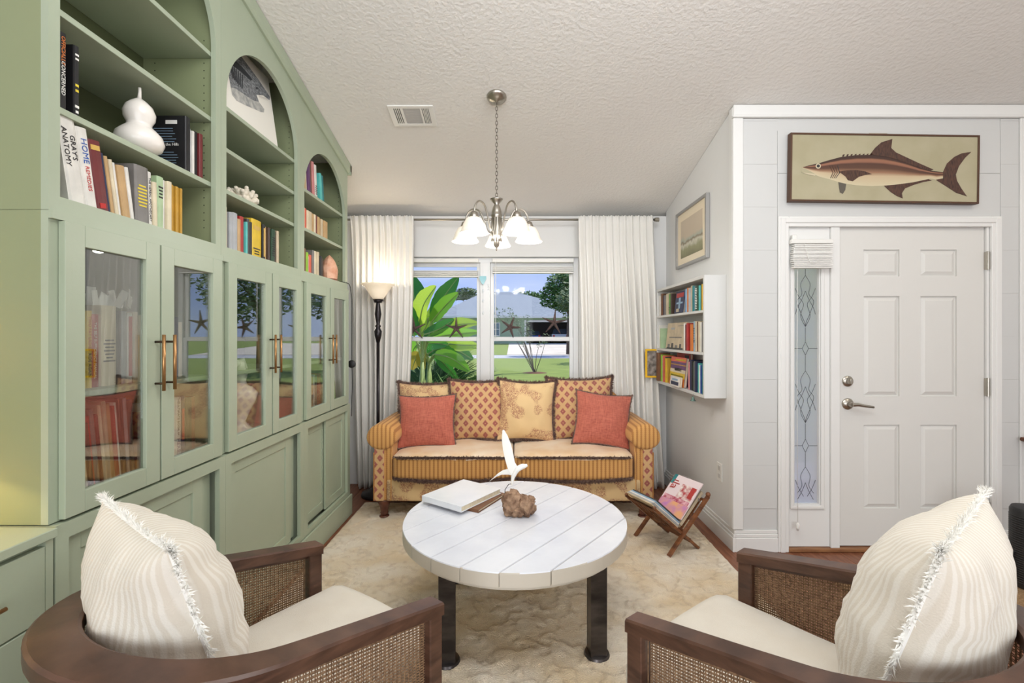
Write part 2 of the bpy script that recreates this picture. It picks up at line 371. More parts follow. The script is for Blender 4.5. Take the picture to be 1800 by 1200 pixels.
# sidelight
gx0, gx1, gz0, gz1 = at(1398, 0, YD).x, at(1441, 0, YD).x, at(0, 886, YD).z, at(0, 425, YD).z
m = MB(); a, b = DX0+.001, jx-.001
m.box(a, gx0, YD+.008, YD+.05, .026, dz1); m.box(gx1, b, YD+.008, YD+.05, .026, dz1); m.box(gx0, gx1, YD+.008, YD+.05, .026, gz0); m.box(gx0, gx1, YD+.008, YD+.05, gz1, dz1)
side = struct(m.obj('window_2', TRIM))
m = MB()
for (p, q, r_, s_) in ((gx0-.03, gx0-.008, gz0-.03, gz1+.02), (gx1+.008, gx1+.03, gz0-.03, gz1+.02)): m.cbox(p, q, YD-.004, YD+.008, r_, s_, .004)
m.cbox(gx0-.0305, gx1+.0305, YD-.005, YD+.008, gz0-.03, gz0-.008, .004); m.obj('window_frame', TRIM, side)
FROST = bpy.data.materials.new('frosted privacy glass'); FROST.use_nodes = True; _n = FROST.node_tree; _n.nodes.clear()
_o = _n.nodes.new('ShaderNodeOutputMaterial'); _t = _n.nodes.new('ShaderNodeBsdfTranslucent'); _t.inputs[0].default_value = (.98, .98, .98, 1); _r = _n.nodes.new('ShaderNodeBsdfTransparent')
_x = _n.nodes.new('ShaderNodeMixShader'); _x.inputs[0].default_value = .04; _n.links.new(_t.outputs[0], _x.inputs[1]); _n.links.new(_r.outputs[0], _x.inputs[2]); _n.links.new(_x.outputs[0], _o.inputs[0])
m = MB(); m.face(m.vs([(gx0, YD+.027, gz0), (gx1, YD+.027, gz0), (gx1, YD+.027, gz1), (gx0, YD+.027, gz1)])); m.obj('pane', FROST, side)
# leaded came pattern: repeated curves
m = MB(); gc = (gx0+gx1)/2; LEAD = mat('lead came', (84, 84, 88), .5, .6)
def P(dx, py): q = at(0, py, YD); return (gc+dx, YD+.021, q.z)
def came(pts): m.tube(pts, .0016, 5)
def smooth(pts, n=6):
    out = []
    for i in range(len(pts)-1):
        p0 = Vector(pts[max(i-1, 0)]); p1 = Vector(pts[i]); p2 = Vector(pts[i+1]); p3 = Vector(pts[min(i+2, len(pts)-1)])
        for k in range(n):
            t = k/n; out.append(.5*((2*p1)+(-p0+p2)*t+(2*p0-5*p1+4*p2-p3)*t*t+(-p0+3*p1-3*p2+p3)*t**3))
    out.append(Vector(pts[-1])); return out
for y0, y1 in ((483, 575), (652, 745), (822, 886)):
    H = y1-y0 if y1 < 880 else 93
    for sg in (-1, 1):
        seq = [(0, 0), (.030, .17), (.022, .36), (.052, .5), (.03, .72), (.006, .9), (0, .99)]
        q = [(d*sg, y0+H*t) for d, t in seq if y0+H*t < 885]; came(smooth([P(*k) for k in q]))
        q = [(d*sg, y0+H*t) for d, t in [(0, .3), (.02, .45), (.05, .62), (.064, .75)] if y0+H*t < 885]; came(smooth([P(*k) for k in q]))
        q = [(d*sg, y0+H*t) for d, t in [(.064, .25), (.04, .42), (.012, .56), (.03, .78), (0, .99)] if y0+H*t < 885]; came(smooth([P(*k) for k in q]))
for y0, y1 in ((575, 600), (625, 652), (745, 772), (797, 822), (472, 483)): came([P(0, y0), P(0, y1)])
for yc in (612.5, 784.5):
    for sg in (-1, 1): came([P(0, yc-12), P(sg*.02, yc), P(0, yc+12)]); came([P(sg*.02, yc), P(sg*.075, yc)])
m.obj('lead_came', LEAD, side)
# rolled bamboo blind on the side window
bl = thing('rolled_blind', 'small white slatted blind gathered at the top of the narrow side window', 'blind', (gc, YD-.03, at(0, 472, YD).z))
bx0, bx1 = at(1393, 0, YD-.03).x, at(1461, 0, YD-.03).x
m = MB(); m.cbox(bx0-.01, bx1+.004, YD-.045, YD-.008, at(0, 430, YD).z, at(0, 426, YD).z+.012, .003); m.cbox(bx0+.002, bx0+.03, YD-.03, YD-.006, at(0, 426, YD).z+.012, at(0, 414, YD).z); m.obj('headrail', WHITE, bl)
ztop, zbot = at(0, 431, YD).z, at(0, 473, YD).z
for k in range(12):
    z = zbot+(ztop-zbot)*k/12; m = MB(); j = random.uniform(-.004, .004)
    m.cbox(bx0+j, bx1+j*.5, YD-.05+random.uniform(0, .008), YD-.008, z+.001, z+(ztop-zbot)/12-.0015, .002); m.obj('slat', WHITE, bl)
m = MB(); c = at(1397, 920, YD); m.tube([(c.x, YD-.03, ztop), (c.x-.003, YD-.028, 1.2), (c.x, YD-.03, c.z+.015)], .0015, 5); m.lathe([(.002, .02), (.009, .012), (.01, -.01), (.006, -.03)], 10, Matrix.Translation((c.x, YD-.03, c.z)))
m.tube(smooth([(bx0+.06, YD-.055, ztop), (bx0+.085, YD-.058, zbot+.05), (bx0+.12, YD-.056, zbot+.03), (bx0+.15, YD-.055, zbot+.06)]), .0015, 5); m.obj('pull_cord', WHITE, bl, smooth=True)

# ------------------------------------------------------------------ window
VINYL = mat('white vinyl', (226, 226, 226), .35)
yw = 4.2; m = MB()
def wf(x0, x1, z0, z1, y0=yw, y1=yw+.05): m.cbox(x0, x1, y0, y1, z0, z1, .002)
wf(WX0, WX0+.045, WZ0, WZ1); wf(WX1-.045, WX1, WZ0, WZ1); wf(WX0+.045, WX1-.045, WZ1-.045, WZ1); wf(WX0+.045, WX1-.045, WZ0, WZ0+.045); wf(-.318, -.228, WZ0+.045, WZ1-.045, yw-.015)
win = struct(m.obj('window_1', VINYL))
for a, b in ((WX0+.046, -.319), (-.227, WX1-.046)):
    for z0, z1, y in ((.646, 1.335, yw+.002), (1.30, 2.024, yw+.028)):
        m = MB(); e = .034; top = z1-.5*e if y < yw+.01 else z1
        for q in ((a, a+e, z0, z1), (b-e, b, z0, z1), (a+e, b-e, z0, z0+e+.006), (a+e, b-e, z1-e, z1)): m.cbox(q[0], q[1], y, y+.022, q[2], q[3], .002)
        s_ = m.obj('sash', VINYL, win); m = MB(); m.box(a+e, b-e, y+.01, y+.014, z0+e+.006, z1-e); m.obj('pane', WGLASS, s_)
m = MB(); m.cbox(WX0+.001, WX1-.001, YB-.03, yw-.001, WZ0+.001, WZ0+.025, .004); m.obj('window_sill', TRIM, win)
for k, (a, b, z) in enumerate(((WX0+.047, -.335, .035), (-.205, WX1-.047, 0))):
    t = thing('window_blind', ('raised white blind stack across the top of the left window', 'raised white blind stack across the top of the right window')[k], 'blind', ((a+b)/2, yw-.05, 1.93), 0, 'raised window blinds')
    m = MB(); m.cbox(a, b, yw-.05, yw-.004, 2.02, 2.055, .003); m.obj('headrail', WHITE, t)
    for i in range(6): m = MB(); q = 1.976-z-.012*i*.6; m.cbox(a+.004, b-.004, yw-.048, yw-.006, q, q+.005, .001); m.obj('slat', WHITE, t)
    m = MB(); m.cbox(a+.002, b-.002, yw-.05, yw-.004, 1.976-z-.055, 1.976-z-.041, .003); m.obj('bottom_rail', WHITE, t)
    m = MB(); xq = b-.08 if k == 0 else a+.03
    for xx_ in (a+.12, b-.12): m.tube([(xx_, yw-.027, 1.93-z), (xx_, yw-.027, 2.02)], .001, 5)
    if k: m.tube([(xq, yw-.052, 2.02), (xq, yw-.053, 1.32)], .0035, 6)
    m.obj('wand', WHITE, t)
# starfish on the sash rails
STAR = mat('dark dried starfish', (104, 84, 78), .8, c2=(72, 56, 54), nscale=60, bump=.4, bscale=200)
for px, py, rot, r_, lab in ((728, 578, .1, .115, 'brown dried starfish half hidden by the left curtain edge'), (802, 577, 0, .105, 'brown dried starfish on the rail below the banana leaves'), (897, 575, -.35, .10, 'brown tilted starfish just right of the window mullion'), (974, 567, -.1, .118, 'largest brown starfish at the right end of the window rail')):
    c = at(px, py, 4.185); m = MB()
    for k in range(5):
        a = pi/2+k*2*pi/5+rot; d = Vector((cos(a), 0, sin(a)))
        m.tube([c, c+d*r_*.3, c+d*r_*.65, c+d*r_], [.018, .0125, .0085, .003], 7)
    m.sphere(c, .018, 10, (1, .6, 1)); o = m.obj('starfish', STAR, smooth=True); recenter(o); tag(o, lab, 'starfish', 'starfish on the window rail')
t = thing('sun_catcher', 'pale blue glass drop hanging on a beaded string before the window mullion', 'sun catcher', at(849, 530, 4.17))
m = MB(); c = at(849, 492, 4.168); k_ = 5.25e-3
m.prism([(c.x-.03, c.z+.035), (c.x+.03, c.z+.035), (c.x+.032, c.z+.01), (c.x+.012, c.z-.03), (c.x, c.z-.045), (c.x-.012, c.z-.03), (c.x-.032, c.z+.01)], 4.158, 4.176); m.obj('glass_drop', mat('aqua glass', (150, 205, 215), .08, spec=.9, coat=1), t)
m = MB(); m.tube([(c.x, 4.167, 2.0), (c.x, 4.167, c.z-.33)], .0012, 5)
for q in (.1, .19, .3): m.sphere((c.x, 4.167, c.z-q), .009, 8, (1, 1, 1.9))
m.obj('bead_string', mat('clear beads', (235, 240, 245), .1, spec=.8), t)
t2 = thing('bead_string', 'short string of clear beads hanging right of the blue glass drop', 'ornament', at(858, 512, 4.17))
m = MB(); c = at(858, 500, 4.17); m.tube([(c.x, 4.17, 1.99), (c.x, 4.17, c.z-.05)], .001, 5)
for q in (0, .02, .045): m.sphere((c.x, 4.17, c.z-q), .006, 8)
m.obj('beads', MATS['clear beads'], t2)

# ------------------------------------------------------------------ sage bookcase wall
XF = -1.27                     # face frames
YU = [1.238, 1.966, 2.700, 3.452]
OPEN = [(1.271, 1.932), (2.004, 2.66), (2.746, 3.406)]
ZU0, ZU1 = 1.745, [2.915, 2.735, 2.556]
SH = [[2.278, 2.000, 2.553, 2.83], [2.377, 2.19, 2.004], [2.253, 2.012]]
UL = ['first arched shelf unit, nearest the camera, holding the white gourd', 'middle arched shelf unit holding the coral and the fish drawing', 'last arched shelf unit, nearest the window']
for u in range(3):
    y0, y1 = YU[u]+.0005, YU[u+1]-.0005; a, b = OPEN[u]; cy = (a+b)/2; rr = (b-a)/2; zs_ = ZU1[u]-rr
    t = thing('arched_shelf_unit', 'sage green '+UL[u], 'bookcase', (XF-.15, (y0+y1)/2, 1.701), 0, 'sage green arched shelf units')
    m = MB(); zt = lambda y: ceil(y)-.006
    x0, x1 = XF-.02, XF
    m.box(x0, x1, y0, a, 1.701, ZU0) ; m.box(x0, x1, a, b, 1.701, ZU0); m.box(x0, x1, b, y1, 1.701, ZU0)
    m.prism([(y0, ZU0), (a, ZU0), (a, zt(a)), (y0, zt(y0))], x0, x1, 'x'); m.prism([(b, ZU0), (y1, ZU0), (y1, zt(y1)), (b, zt(b))], x0, x1, 'x')
    N = 32; arc = [(cy-rr*cos(pi*k/N), zs_+rr*sin(pi*k/N)) for k in range(N+1)]
    for (p, q) in zip(arc, arc[1:]):
        if q[0]-p[0] > 1e-5: m.prism([p, q, (q[0], zt(q[0])), (p[0], zt(p[0]))], x0, x1, 'x')
    bmesh.ops.remove_doubles(m.b, verts=m.b.verts, dist=1e-5)
    m.obj('face_frame', GREEN, t)
    for yy in (y0, y1-.018):
        m = MB(); m.prism([(yy, 1.701), (yy+.018, 1.701), (yy+.018, ceil(yy+.018)-.006), (yy, ceil(yy)-.006)], XL+.004, x0, 'x'); m.obj('side_panel', GREEN_SIDE_SHADE, t)
    m = MB(); m.prism([(y0+.018, 1.701), (y1-.018, 1.701), (y1-.018, ceil(y1)-.006), (y0+.018, ceil(y0)-.02)], XL+.002, XL+.01, 'x'); m.obj('back_panel', GREEN_IN_SHADE, t)
    m = MB(); m.cbox(XL+.011, x0, y0+.0185, y1-.0185, ZU0-.02, ZU0-.001, .001); m.obj('shelf', GREEN, t)
    for z in SH[u]:
        m = MB(); m.cbox(XL+.011, XF-.0215, y0+.019, y1-.019, z-.012, z+.007, .001); s_ = m.obj('shelf', GREEN, t)
    m = MB()   # peg holes in the far side panel
    for k in range(26):
        for xx_ in (XF-.06, XL+.06): m.box(xx_-.002, xx_+.002, y1-.0192, y1-.018, ZU0+.07+k*.032, ZU0+.074+k*.032)
    o = m.obj('peg_holes', mat('peg hole dark', (40, 42, 30), .9), t); o['kind'] = 'stuff'
m = MB()
m.loft([[(XF-.001, y, ceil(y)-.004), (XF+.024, y, ceil(y)-.004), (XF+.024, y, ceil(y)-.06), (XF+.012, y, ceil(y)-.075), (XF-.001, y, ceil(y)-.075)] for y in (1.238, 3.475)])
m.box(XF-.19, XF+.024, 3.4525, 3.475, ceil(3.475)-.075, ceil(3.475)-.006)
tag(recenter(m.obj('crown_moulding', GREEN)), 'sage green crown moulding sloping along the ceiling above the arches', 'moulding')

# glazed cabinets
XD = XF+.021
DOORS = [[(1.264, 1.603), (1.610, 1.945)], [(1.988, 2.342), (2.353, 2.667)], [(2.732, 3.077), (3.090, 3.42)]]
CL = ['nearest the camera, full of books', 'in the middle, with a white figurine inside', 'nearest the window and the floor lamp']
for u in range(3):
    y0, y1 = YU[u]+.0005, YU[u+1]-.0005; a, b = OPEN[u]
    t = thing('glazed_cabinet', 'sage green two-door glazed cabinet '+CL[u], 'cabinet', (XF-.15, (y0+y1)/2, .842), 0, 'sage green glazed cabinets')
    m = MB(); x0 = XF-.02; m.box(x0, XF, y0, y1, 1.64, 1.70); m.box(x0, XF, y0, y1, .842, .89); m.box(x0, XF, y0, a+.01, .89, 1.64); m.box(x0, XF, b-.01, y1, .89, 1.64); m.obj('face_frame', GREEN, t)
    for yy in (y0, y1-.018): m = MB(); m.box(XL+.004, x0, yy, yy+.018, .842, 1.70); m.obj('side_panel', GREEN_SIDE_SHADE, t)
    m = MB(); m.box(XL+.002, XL+.01, y0+.018, y1-.018, .842, 1.70); m.obj('back_panel', GREEN_IN_SHADE, t)
    for z in (.861, 1.19, 1.699): m = MB(); m.cbox(XL+.011, x0-.001, y0+.0185, y1-.0185, z-.018, z, .001); m.obj('shelf', GREEN, t)
    m = MB(); m.box(XF+.0002, XF+.012, y0, y1, 1.678, 1.7); m.obj('top_band', GREEN, t)
    for k, (da, db) in enumerate(DOORS[u]):
        zb, ztp = .8465, 1.676; xa, xb = XF+.001, XD; sw = .06
        m = MB()
        for (p, q, r_, s_) in ((da, da+sw, zb, ztp), (db-sw, db, zb, ztp), (da+sw, db-sw, zb, zb+.062), (da+sw, db-sw, ztp-.062, ztp)): m.cbox(xa, xb, p+.0002, q-.0002, r_, s_, .0012)
        d = m.obj('door', GREEN, t)
        m = MB(); m.box(xa+.004, xa+.008, da+sw, db-sw, zb+.062, ztp-.062); m.obj('glass_pane', CGLASS, d)
        hy = db-.022 if k == 0 else da+.022
        m = MB(); m.tube([(XD+.03, hy, 1.165), (XD+.03, hy, 1.36)], .0055, 10)
        m.obj('handle_bar', BRASS, d, smooth=True); m = MB()
        for z in (1.19, 1.335): m.tube([(XD, hy, z), (XD+.03, hy, z)], .004, 8)
        m.obj('handle_post', mat('dark bronze post', (70, 54, 40), .4, .8), d, smooth=True)
# base cabinets with sliding panels
XB = -1.25
for u in range(3):
    y0, y1 = YU[u]+.0005, YU[u+1]-.0005; a, b = OPEN[u][0]+.005, OPEN[u][1]-.005
    t = thing('base_cabinet', 'sage green base cabinet with sliding panels, '+['beside the drawer chest', 'under the middle glazed cabinet', 'nearest the window'][u], 'cabinet', (XB-.17, (y0+y1)/2, 0), 0, 'sage green base cabinets')
    m = MB(); x0 = XB-.02; m.box(x0, XB, y0, y1, .793, .838); m.box(x0, XB, y0, y1, .152, .185); m.box(x0, XB, y0, a, .185, .793); m.box(x0, XB, b, y1, .185, .793); m.obj('face_frame', GREEN, t)
    m = MB(); m.box(XL+.003, x0, y0, y1, .82, .838); m.box(XL+.003, x0-.06, y0, y0+.018, .1, .82); m.box(XL+.003, x0-.0, y1-.018, y1, .1, .82); m.box(XL+.003, x0, y0+.019, y1-.019, .1, .15); m.obj('carcass', GREEN, t)
    m = MB(); m.cbox(XB-.001, XB+.014, y0, y1+(.0 if u < 2 else .012), 0, .152, .003); m.obj('plinth', GREEN, t)
    def slide(p, q, x):
        m = MB(); s_ = .055
        for (c0, c1, c2, c3) in ((p, p+s_, .187, .791), (q-s_, q, .187, .791), (p+s_, q-s_, .187, .187+s_), (p+s_, q-s_, .791-s_, .791)): m.cbox(x-.014, x, c0, c1, c2, c3, .001)
        d = m.obj('sliding_door', GREEN, t); m = MB(); m.box(x-.012, x-.007, p+s_, q-s_, .187+s_, .791-s_); m.obj('door_panel', GREEN, d)
    if u < 2: slide(a+.002, b-.075, XB-.021); slide(b-.36, b-.002, XB-.04)
    else: slide(a+.002, (a+b)/2+.03, XB-.04); slide((a+b)/2-.02, b-.002, XB-.021)
# drawer chest at the left edge
t = thing('drawer_chest', 'sage green drawer chest at the left edge of the view', 'chest of drawers', (-1.42, .8, 0))
m = MB(); m.box(XL+.003, XB-.022, .35, 1.232, .02, .812); m.box(XB-.022, XB, 1.2125, 1.232, .02, .812); m.obj('body', GREEN, t)
m = MB(); m.cbox(XL+.003, XB+.012, .33, 1.234, .813, .838, .002); m.obj('top', GREEN, t)
for y0, y1 in ((.36, .79), (.797, 1.212)):
    for z0, z1 in ((.605, .796), (.33, .6), (.05, .325)):
        m = MB(); m.cbox(XB-.021, XB, y0, y1, z0, z1, .0015); d = m.obj('drawer', GREEN, t)
        m = MB(); c = (y0+y1)/2+.02; m.tube([(XB+.026, c-.07, (z0+z1)/2), (XB+.026, c+.07, (z0+z1)/2)], .0055, 8)
        for q in (-.05, .05): m.tube([(XB, c+q, (z0+z1)/2), (XB+.026, c+q, (z0+z1)/2)], .004, 8)
        m.obj('drawer_pull', BRASS, d, smooth=True)
# table lamp on the chest, just outside the frame; its light falls on the end panel
t = thing('table_lamp', 'table lamp with drum shade on the drawer chest at the far left', 'lamp', (-1.49, 1.03, .838))
Ml = Matrix.Translation((-1.49, 1.03, .838))
m = MB(); m.lathe([(.06, 0), (.06, .01), (.02, .02), (.035, .06), (.045, .1), (.02, .16), (.01, .2)], 20, Ml); m.obj('base', BRASS, t, smooth=True)
m = MB(); m.lathe([(.085, .2), (.066, .36)], 28, Ml, caps=False); m.obj('shade', mat('lit linen shade', (240, 214, 160), .9, emit=.7, ecol=(255, 200, 120)), t, smooth=True)
m = MB(); m.sphere((-1.49, 1.03, 1.11), .02, 10); m.obj('bulb', mat('warm bulb', (255, 220, 160), .5, emit=6, ecol=(255, 205, 130)), t)
lamp('table_lamp_light', 'POINT', (-1.49, 1.03, 1.1), 7.5, (1, .76, .36), radius=.02)
m = MB(); m.box(-1.585, -1.283, 3.475, 3.496, 0, .72); tag(recenter(m.obj('green_board', GREEN)), 'dark green board standing on edge between the bookcase and the floor lamp', 'board')

# ------------------------------------------------------------------ books
PAL = {'white': (232, 228, 220), 'cream': (226, 212, 182), 'tan': (196, 160, 112), 'brown': (122, 82, 56), 'dark brown': (70, 50, 40), 'maroon': (112, 36, 38), 'red': (176, 46, 42),
       'orange': (214, 122, 52), 'yellow': (226, 190, 50), 'mustard': (196, 150, 52), 'green': (92, 142, 70), 'dark green': (44, 74, 52), 'pale green': (176, 200, 158), 'teal': (38, 126, 130),
       'turquoise': (90, 190, 184), 'blue': (46, 84, 150), 'navy': (34, 44, 78), 'pale blue': (150, 180, 205), 'grey': (128, 124, 120), 'dark grey': (70, 68, 68), 'black': (28, 27, 30),
       'pink': (214, 140, 140), 'purple': (104, 66, 112), 'lime': (150, 196, 60), 'beige': (208, 190, 160), 'silver': (176, 178, 182), 'coral': (222, 108, 84)}
def cm(c): return mat('cover '+c, PAL[c], .5, c2=tuple(int(v*.9) for v in PAL[c]), nscale=14)
INK = {'d': mat('ink dark', (38, 34, 36), .6), 'w': mat('ink white', (238, 236, 230), .6), 'r': mat('ink red', (190, 40, 36), .6), 'b': mat('ink blue', (52, 92, 170), .6), 'o': mat('ink orange', (226, 128, 60), .6), 'g': mat('ink gold', (206, 168, 84), .4), 'p': mat('ink violet', (110, 60, 110), .6), 'y': mat('ink yellow', (224, 200, 60), .6)}
MESHC = {}
def book_mesh(h, t, d, c):
    key = (round(h, 3), round(t, 3), round(d, 3), c)
    if key in MESHC: return MESHC[key]
    m = MB(); k = .0025 if t > .012 else .0012
    m.box(0, k, 0, d, 0, h); m.box(t-k, t, 0, d, 0, h)
    n = 4; r = min(.004, t*.25); arc = [(0, .002)]+[(t/2-(t/2)*cos(pi*i/n), -r*sin(pi*i/n)) for i in range(1, n)]+[(t, .002), (t-k, .002), (k, .002)]
    m.prism(arc, 0, h, 'z')
    bmesh.ops.recalc_face_normals(m.b, faces=m.b.faces); me = bpy.data.meshes.new('book'); m.b.to_mesh(me); m.b.free(); me.materials.append(cm(c))
    q = MB(); q.box(k+.0001, t-k-.0001, .0025, d-.004, .003, h-.003); mp = bpy.data.meshes.new('pages'); q.b.to_mesh(mp); q.b.free(); mp.materials.append(PAGES)
    MESHC[key] = (me, mp); return MESHC[key]
def book(M, h, t, d, c, label, group, ink=None, title=None, band=None, cover=None, name='book'):
    me, mp = book_mesh(h, t, d, c)
    o = bpy.data.objects.new(name, me); COL.objects.link(o); o.matrix_world = M; tag(o, label, name if name != 'book' else 'book', group)
    p = bpy.data.objects.new('pages', mp); COL.objects.link(p); p.parent = o
    MT = Matrix.Translation((t/2, -min(.004, t*.25)-.0004, h/2)) @ Matrix.Rotation(pi/2, 4, 'X') @ Matrix.Rotation(-pi/2, 4, 'Z')
    if title:
        for (s, size, ik, off) in title: text(s, size, INK[ik], o, MT @ Matrix.Translation((-off, 0, 0)))
    if band:
        for (z0, z1, ik) in band:
            m = MB(); nl = max(1, int((z1-z0)*h/.011)) if ik in 'dwy' else 1; dz_ = (z1-z0)*h/nl
            for q_ in range(nl): e_ = random.uniform(.12, .3); m.box(t*e_, t*(1-e_), -min(.004, t*.25)-.0006, .001, z0*h+q_*dz_, z0*h+(q_+(.45 if nl > 1 else 1))*dz_)
            bb = m.obj('spine_label', INK[ik]); bb.parent = o; WM[bb.name] = Matrix()
    if cover:
        side = 1 if cover[0] == '+' else -1
        # cover panels: list of (y0,y1,z0,z1,colour) fractions of the front board
        for (y0, y1, z0, z1, cc) in cover[1]:
            m = MB(); x = t if side > 0 else 0
            m.box(min(x, x+side*.0006), max(x, x+side*.0006), y0*d, y1*d, z0*h, z1*h); bb = m.obj('cover_print', cm(cc) if cc in PAL else INK[cc]); bb.parent = o
    return o
ORD = ['first', 'second', 'third', 'fourth', 'fifth', 'sixth', 'seventh', 'eighth', 'ninth', 'tenth', 'eleventh', 'twelfth', 'thirteenth', 'fourteenth', 'fifteenth', 'sixteenth', 'seventeenth', 'eighteenth', 'nineteenth', 'twentieth', 'twenty-first', 'twenty-second', 'twenty-third', 'twenty-fourth']
def row(origin, rz, specs, where, group, end=None):
    """specs: (colour, h, t, lean degrees, dict); origin = shelf point at the left end of the spine line"""
    x = 0; n = 0
    tot = sum(s[2] for s in specs); f = (end/tot if end else 1)
    B = Matrix.Translation(origin) @ Matrix.Rotation(rz, 4, 'Z')
    for s in specs:
        c, h, t, ln = s[:4]; kw = dict(s[4]) if len(s) > 4 else {}
        t *= f
        if c == 'gap': x += t; continue
        d = kw.pop('d', min(.19, h*.68)); push = kw.pop('push', random.uniform(0, .012)); a = R(ln); extra = kw.pop('desc', '')
        zlift = max(0, t*sin(a))+.0004; xo = x+(max(0, -h*sin(a)) if n == 0 or kw.pop('reset', False) else 0)
        M = B @ Matrix.Translation((xo, push, zlift)) @ Matrix.Rotation(a, 4, 'Y')
        form = 'hardback book' if t > .026 else ('slim book' if t < .014 else 'book')
        lab = f"{c} {form}{' '+extra if extra else ''}, {ORD[n]} from left, {where}"
        book(M, h, t, d, c, lab, group, **kw)
        x = xo+t/cos(a)+.0006; n += 1
XS = XF-.03
def Yof(px, X=None): return 800*(X or XS)/(px-905)
Q = pi/2
# lowest open shelf of the first unit
B_ = 'books on the lowest shelf of the first arched unit'
row((XS, 1.29, ZU0), Q, [
 ('white', .25, .043, -9, {'d': .17, 'desc': 'with large dark letters', 'title': [("GRAY'S", .024, 'd', .012), ("ANATOMY", .02, 'd', -.0)][:0]}),
 ('white', .235, .03, -9, {'title': [("HOME", .026, 'b', .05), ("REMEDIES", .017, 'r', -.03)], 'desc': 'with blue and red letters'}),
 ('maroon', .215, .036, -9, {'desc': 'with a pale emblem', 'band': [(.05, .12, 'r'), (.86, .93, 'g')]}), ('navy', .19, .008, -9), ('tan', .185, .012, -9), ('cream', .18, .01, -9), ('white', .175, .009, -9), ('tan', .172, .024, -9), ('white', .175, .012, -9),
 ('gap', 0, .004, 0), ('grey', .2, .05, -2, {'d': .15, 'band': [(.3, .7, 'y')]}), ('white', .195, .016, -2, {'title': [("THE HERBAL APOTHECARY", .0125, 'd', 0)], 'desc': 'with dark lettering'}), ('cream', .165, .015, -2), ('pale green', .195, .026, 0, {'band': [(.6, .85, 'd')]}), ('white', .19, .01, 0), ('cream', .19, .017, 0),
 ('mustard', .185, .0085, 0), ('mustard', .185, .0085, 0), ('mustard', .184, .0085, 0), ('mustard', .184, .0085, 0), ('mustard', .183, .0085, 0), ('mustard', .183, .0085, 0)], 'lowest shelf of first arch', B_, .445)
# two-line title on the first big book
for ob in [o for o in COL.objects if o.name == 'book'][:1]:
    MT = Matrix.Translation((.0215, -.0045, .125)) @ Matrix.Rotation(pi/2, 4, 'X') @ Matrix.Rotation(-pi/2, 4, 'Z')
    text("GRAY'S", .022, INK['d'], ob, MT @ Matrix.Translation((-.035, .013, 0))); text("ANATOMY", .022, INK['d'], ob, MT @ Matrix.Translation((-.035, -.009, 0)))
G2 = 'dark books standing left of the gourd'
row((XS, 1.303, SH[0][1]+.0075), Q, [('black', .225, .024, 0, {'title': [("OFFICIALLY", .016, 'o', .06), ("CONCERNED", .016, 'w', -.02)], 'desc': 'with orange and white lettering'}), ('gap', 0, .018, 0), ('black', .21, .018, 0, {'band': [(.05, .2, 'w'), (.35, .5, 'y'), (.8, .92, 'w')], 'desc': 'with a pale spine edge'})], 'on the gourd shelf', G2)
row((XS-.006, 1.80, SH[0][1]+.0075), Q, [('black', .218, .03, 0, {'d': .17, 'push': 0, 'desc': 'with a printed back cover'}), ('silver', .185, .016, 0), ('white', .18, .014, 0), ('black', .185, .02, 0), ('maroon', .185, .022, 0)], 'right of the white gourd', 'books standing right of the gourd')
# printed back cover of the first dark book, seen from the front
ob = [o for o in COL.objects if o.get('label', '').startswith('black hardback book with a printed back cover')][0]
MC = Matrix(((0, 0, -1, -.0008), (-1, 0, 0, .085), (0, 1, 0, .1), (0, 0, 0, 1)))
text('A Killing in the Hills', .0155, INK['w'], ob, MC @ Matrix.Translation((0, .004, 0)))
m = MB()
for k in range(14):
    if k in (5, 6, 7): continue
    wd = random.uniform(.035, .06); m.box(-.0012, -.0002, .085-wd, .085+wd, .03+k*.0105, .032+k*.0105)
bb = m.obj('small_print', cm('pale blue')); bb.parent = ob; bb['kind'] = 'stuff'
m = MB(); m.box(-.0012, -.0002, .03, .075, .185, .2); bb = m.obj('price_label', INK['w']); bb.parent = ob
# middle unit
row((XS, 2.012, ZU0), Q, [('cream', .19, .034, 0), ('grey', .165, .014, 0), ('silver', .175, .018, 0), ('silver', .18, .03, 0), ('tan', .16, .022, 0), ('red', .18, .026, 0), ('turquoise', .16, .012, 0), ('dark grey', .18, .018, 0), ('black', .17, .018, 0), ('yellow', .195, .07, 0, {'d': .16, 'band': [(.1, .3, 'd'), (.74, .84, 'g')], 'desc': 'with black print'}),
 ('black', .185, .02, 0, {'band': [(.1, .9, 'g')]}), ('tan', .18, .016, 0), ('dark brown', .18, .018, 0), ('gap', 0, .006, 0), ('dark green', .18, .03, 2, {'d': .16, 'band': [(.2, .8, 'd')]}), ('dark brown', .18, .024, 0), ('beige', .185, .018, 0)], 'lowest shelf of middle arch', 'books on the lowest shelf of the middle arched unit', .5)
# last unit
W3 = '%s shelf of last arch'
row((XS, 2.76, SH[2][0]+.0075), Q, [('cream', .19, .024, -5), ('tan', .2, .03, -5), ('cream', .18, .01, -5), ('purple', .215, .034, -5), ('brown', .215, .03, -5), ('pink', .215, .03, -5), ('white', .21, .03, -5, {'band': [(.1, .4, 'd')]}), ('gap', 0, .02, 0), ('turquoise', .175, .024, -7), ('teal', .17, .02, -7)], W3 % 'top', 'books on the top shelf of the last arched unit', .32)
row((XS, 2.755, SH[2][1]+.0075), Q, [('tan', .125, .022, 0), ('cream', .125, .022, 0), ('coral', .125, .018, 0), ('cream', .12, .024, 0), ('beige', .12, .024, 0), ('tan', .118, .024, 0), ('cream', .12, .02, 0), ('maroon', .122, .016, 0), ('tan', .118, .024, 0), ('tan', .118, .024, 0), ('beige', .12, .024, 0), ('tan', .118, .022, 0), ('tan', .118, .022, 0)], W3 % 'middle', 'paperbacks on the middle shelf of the last arched unit', .4)
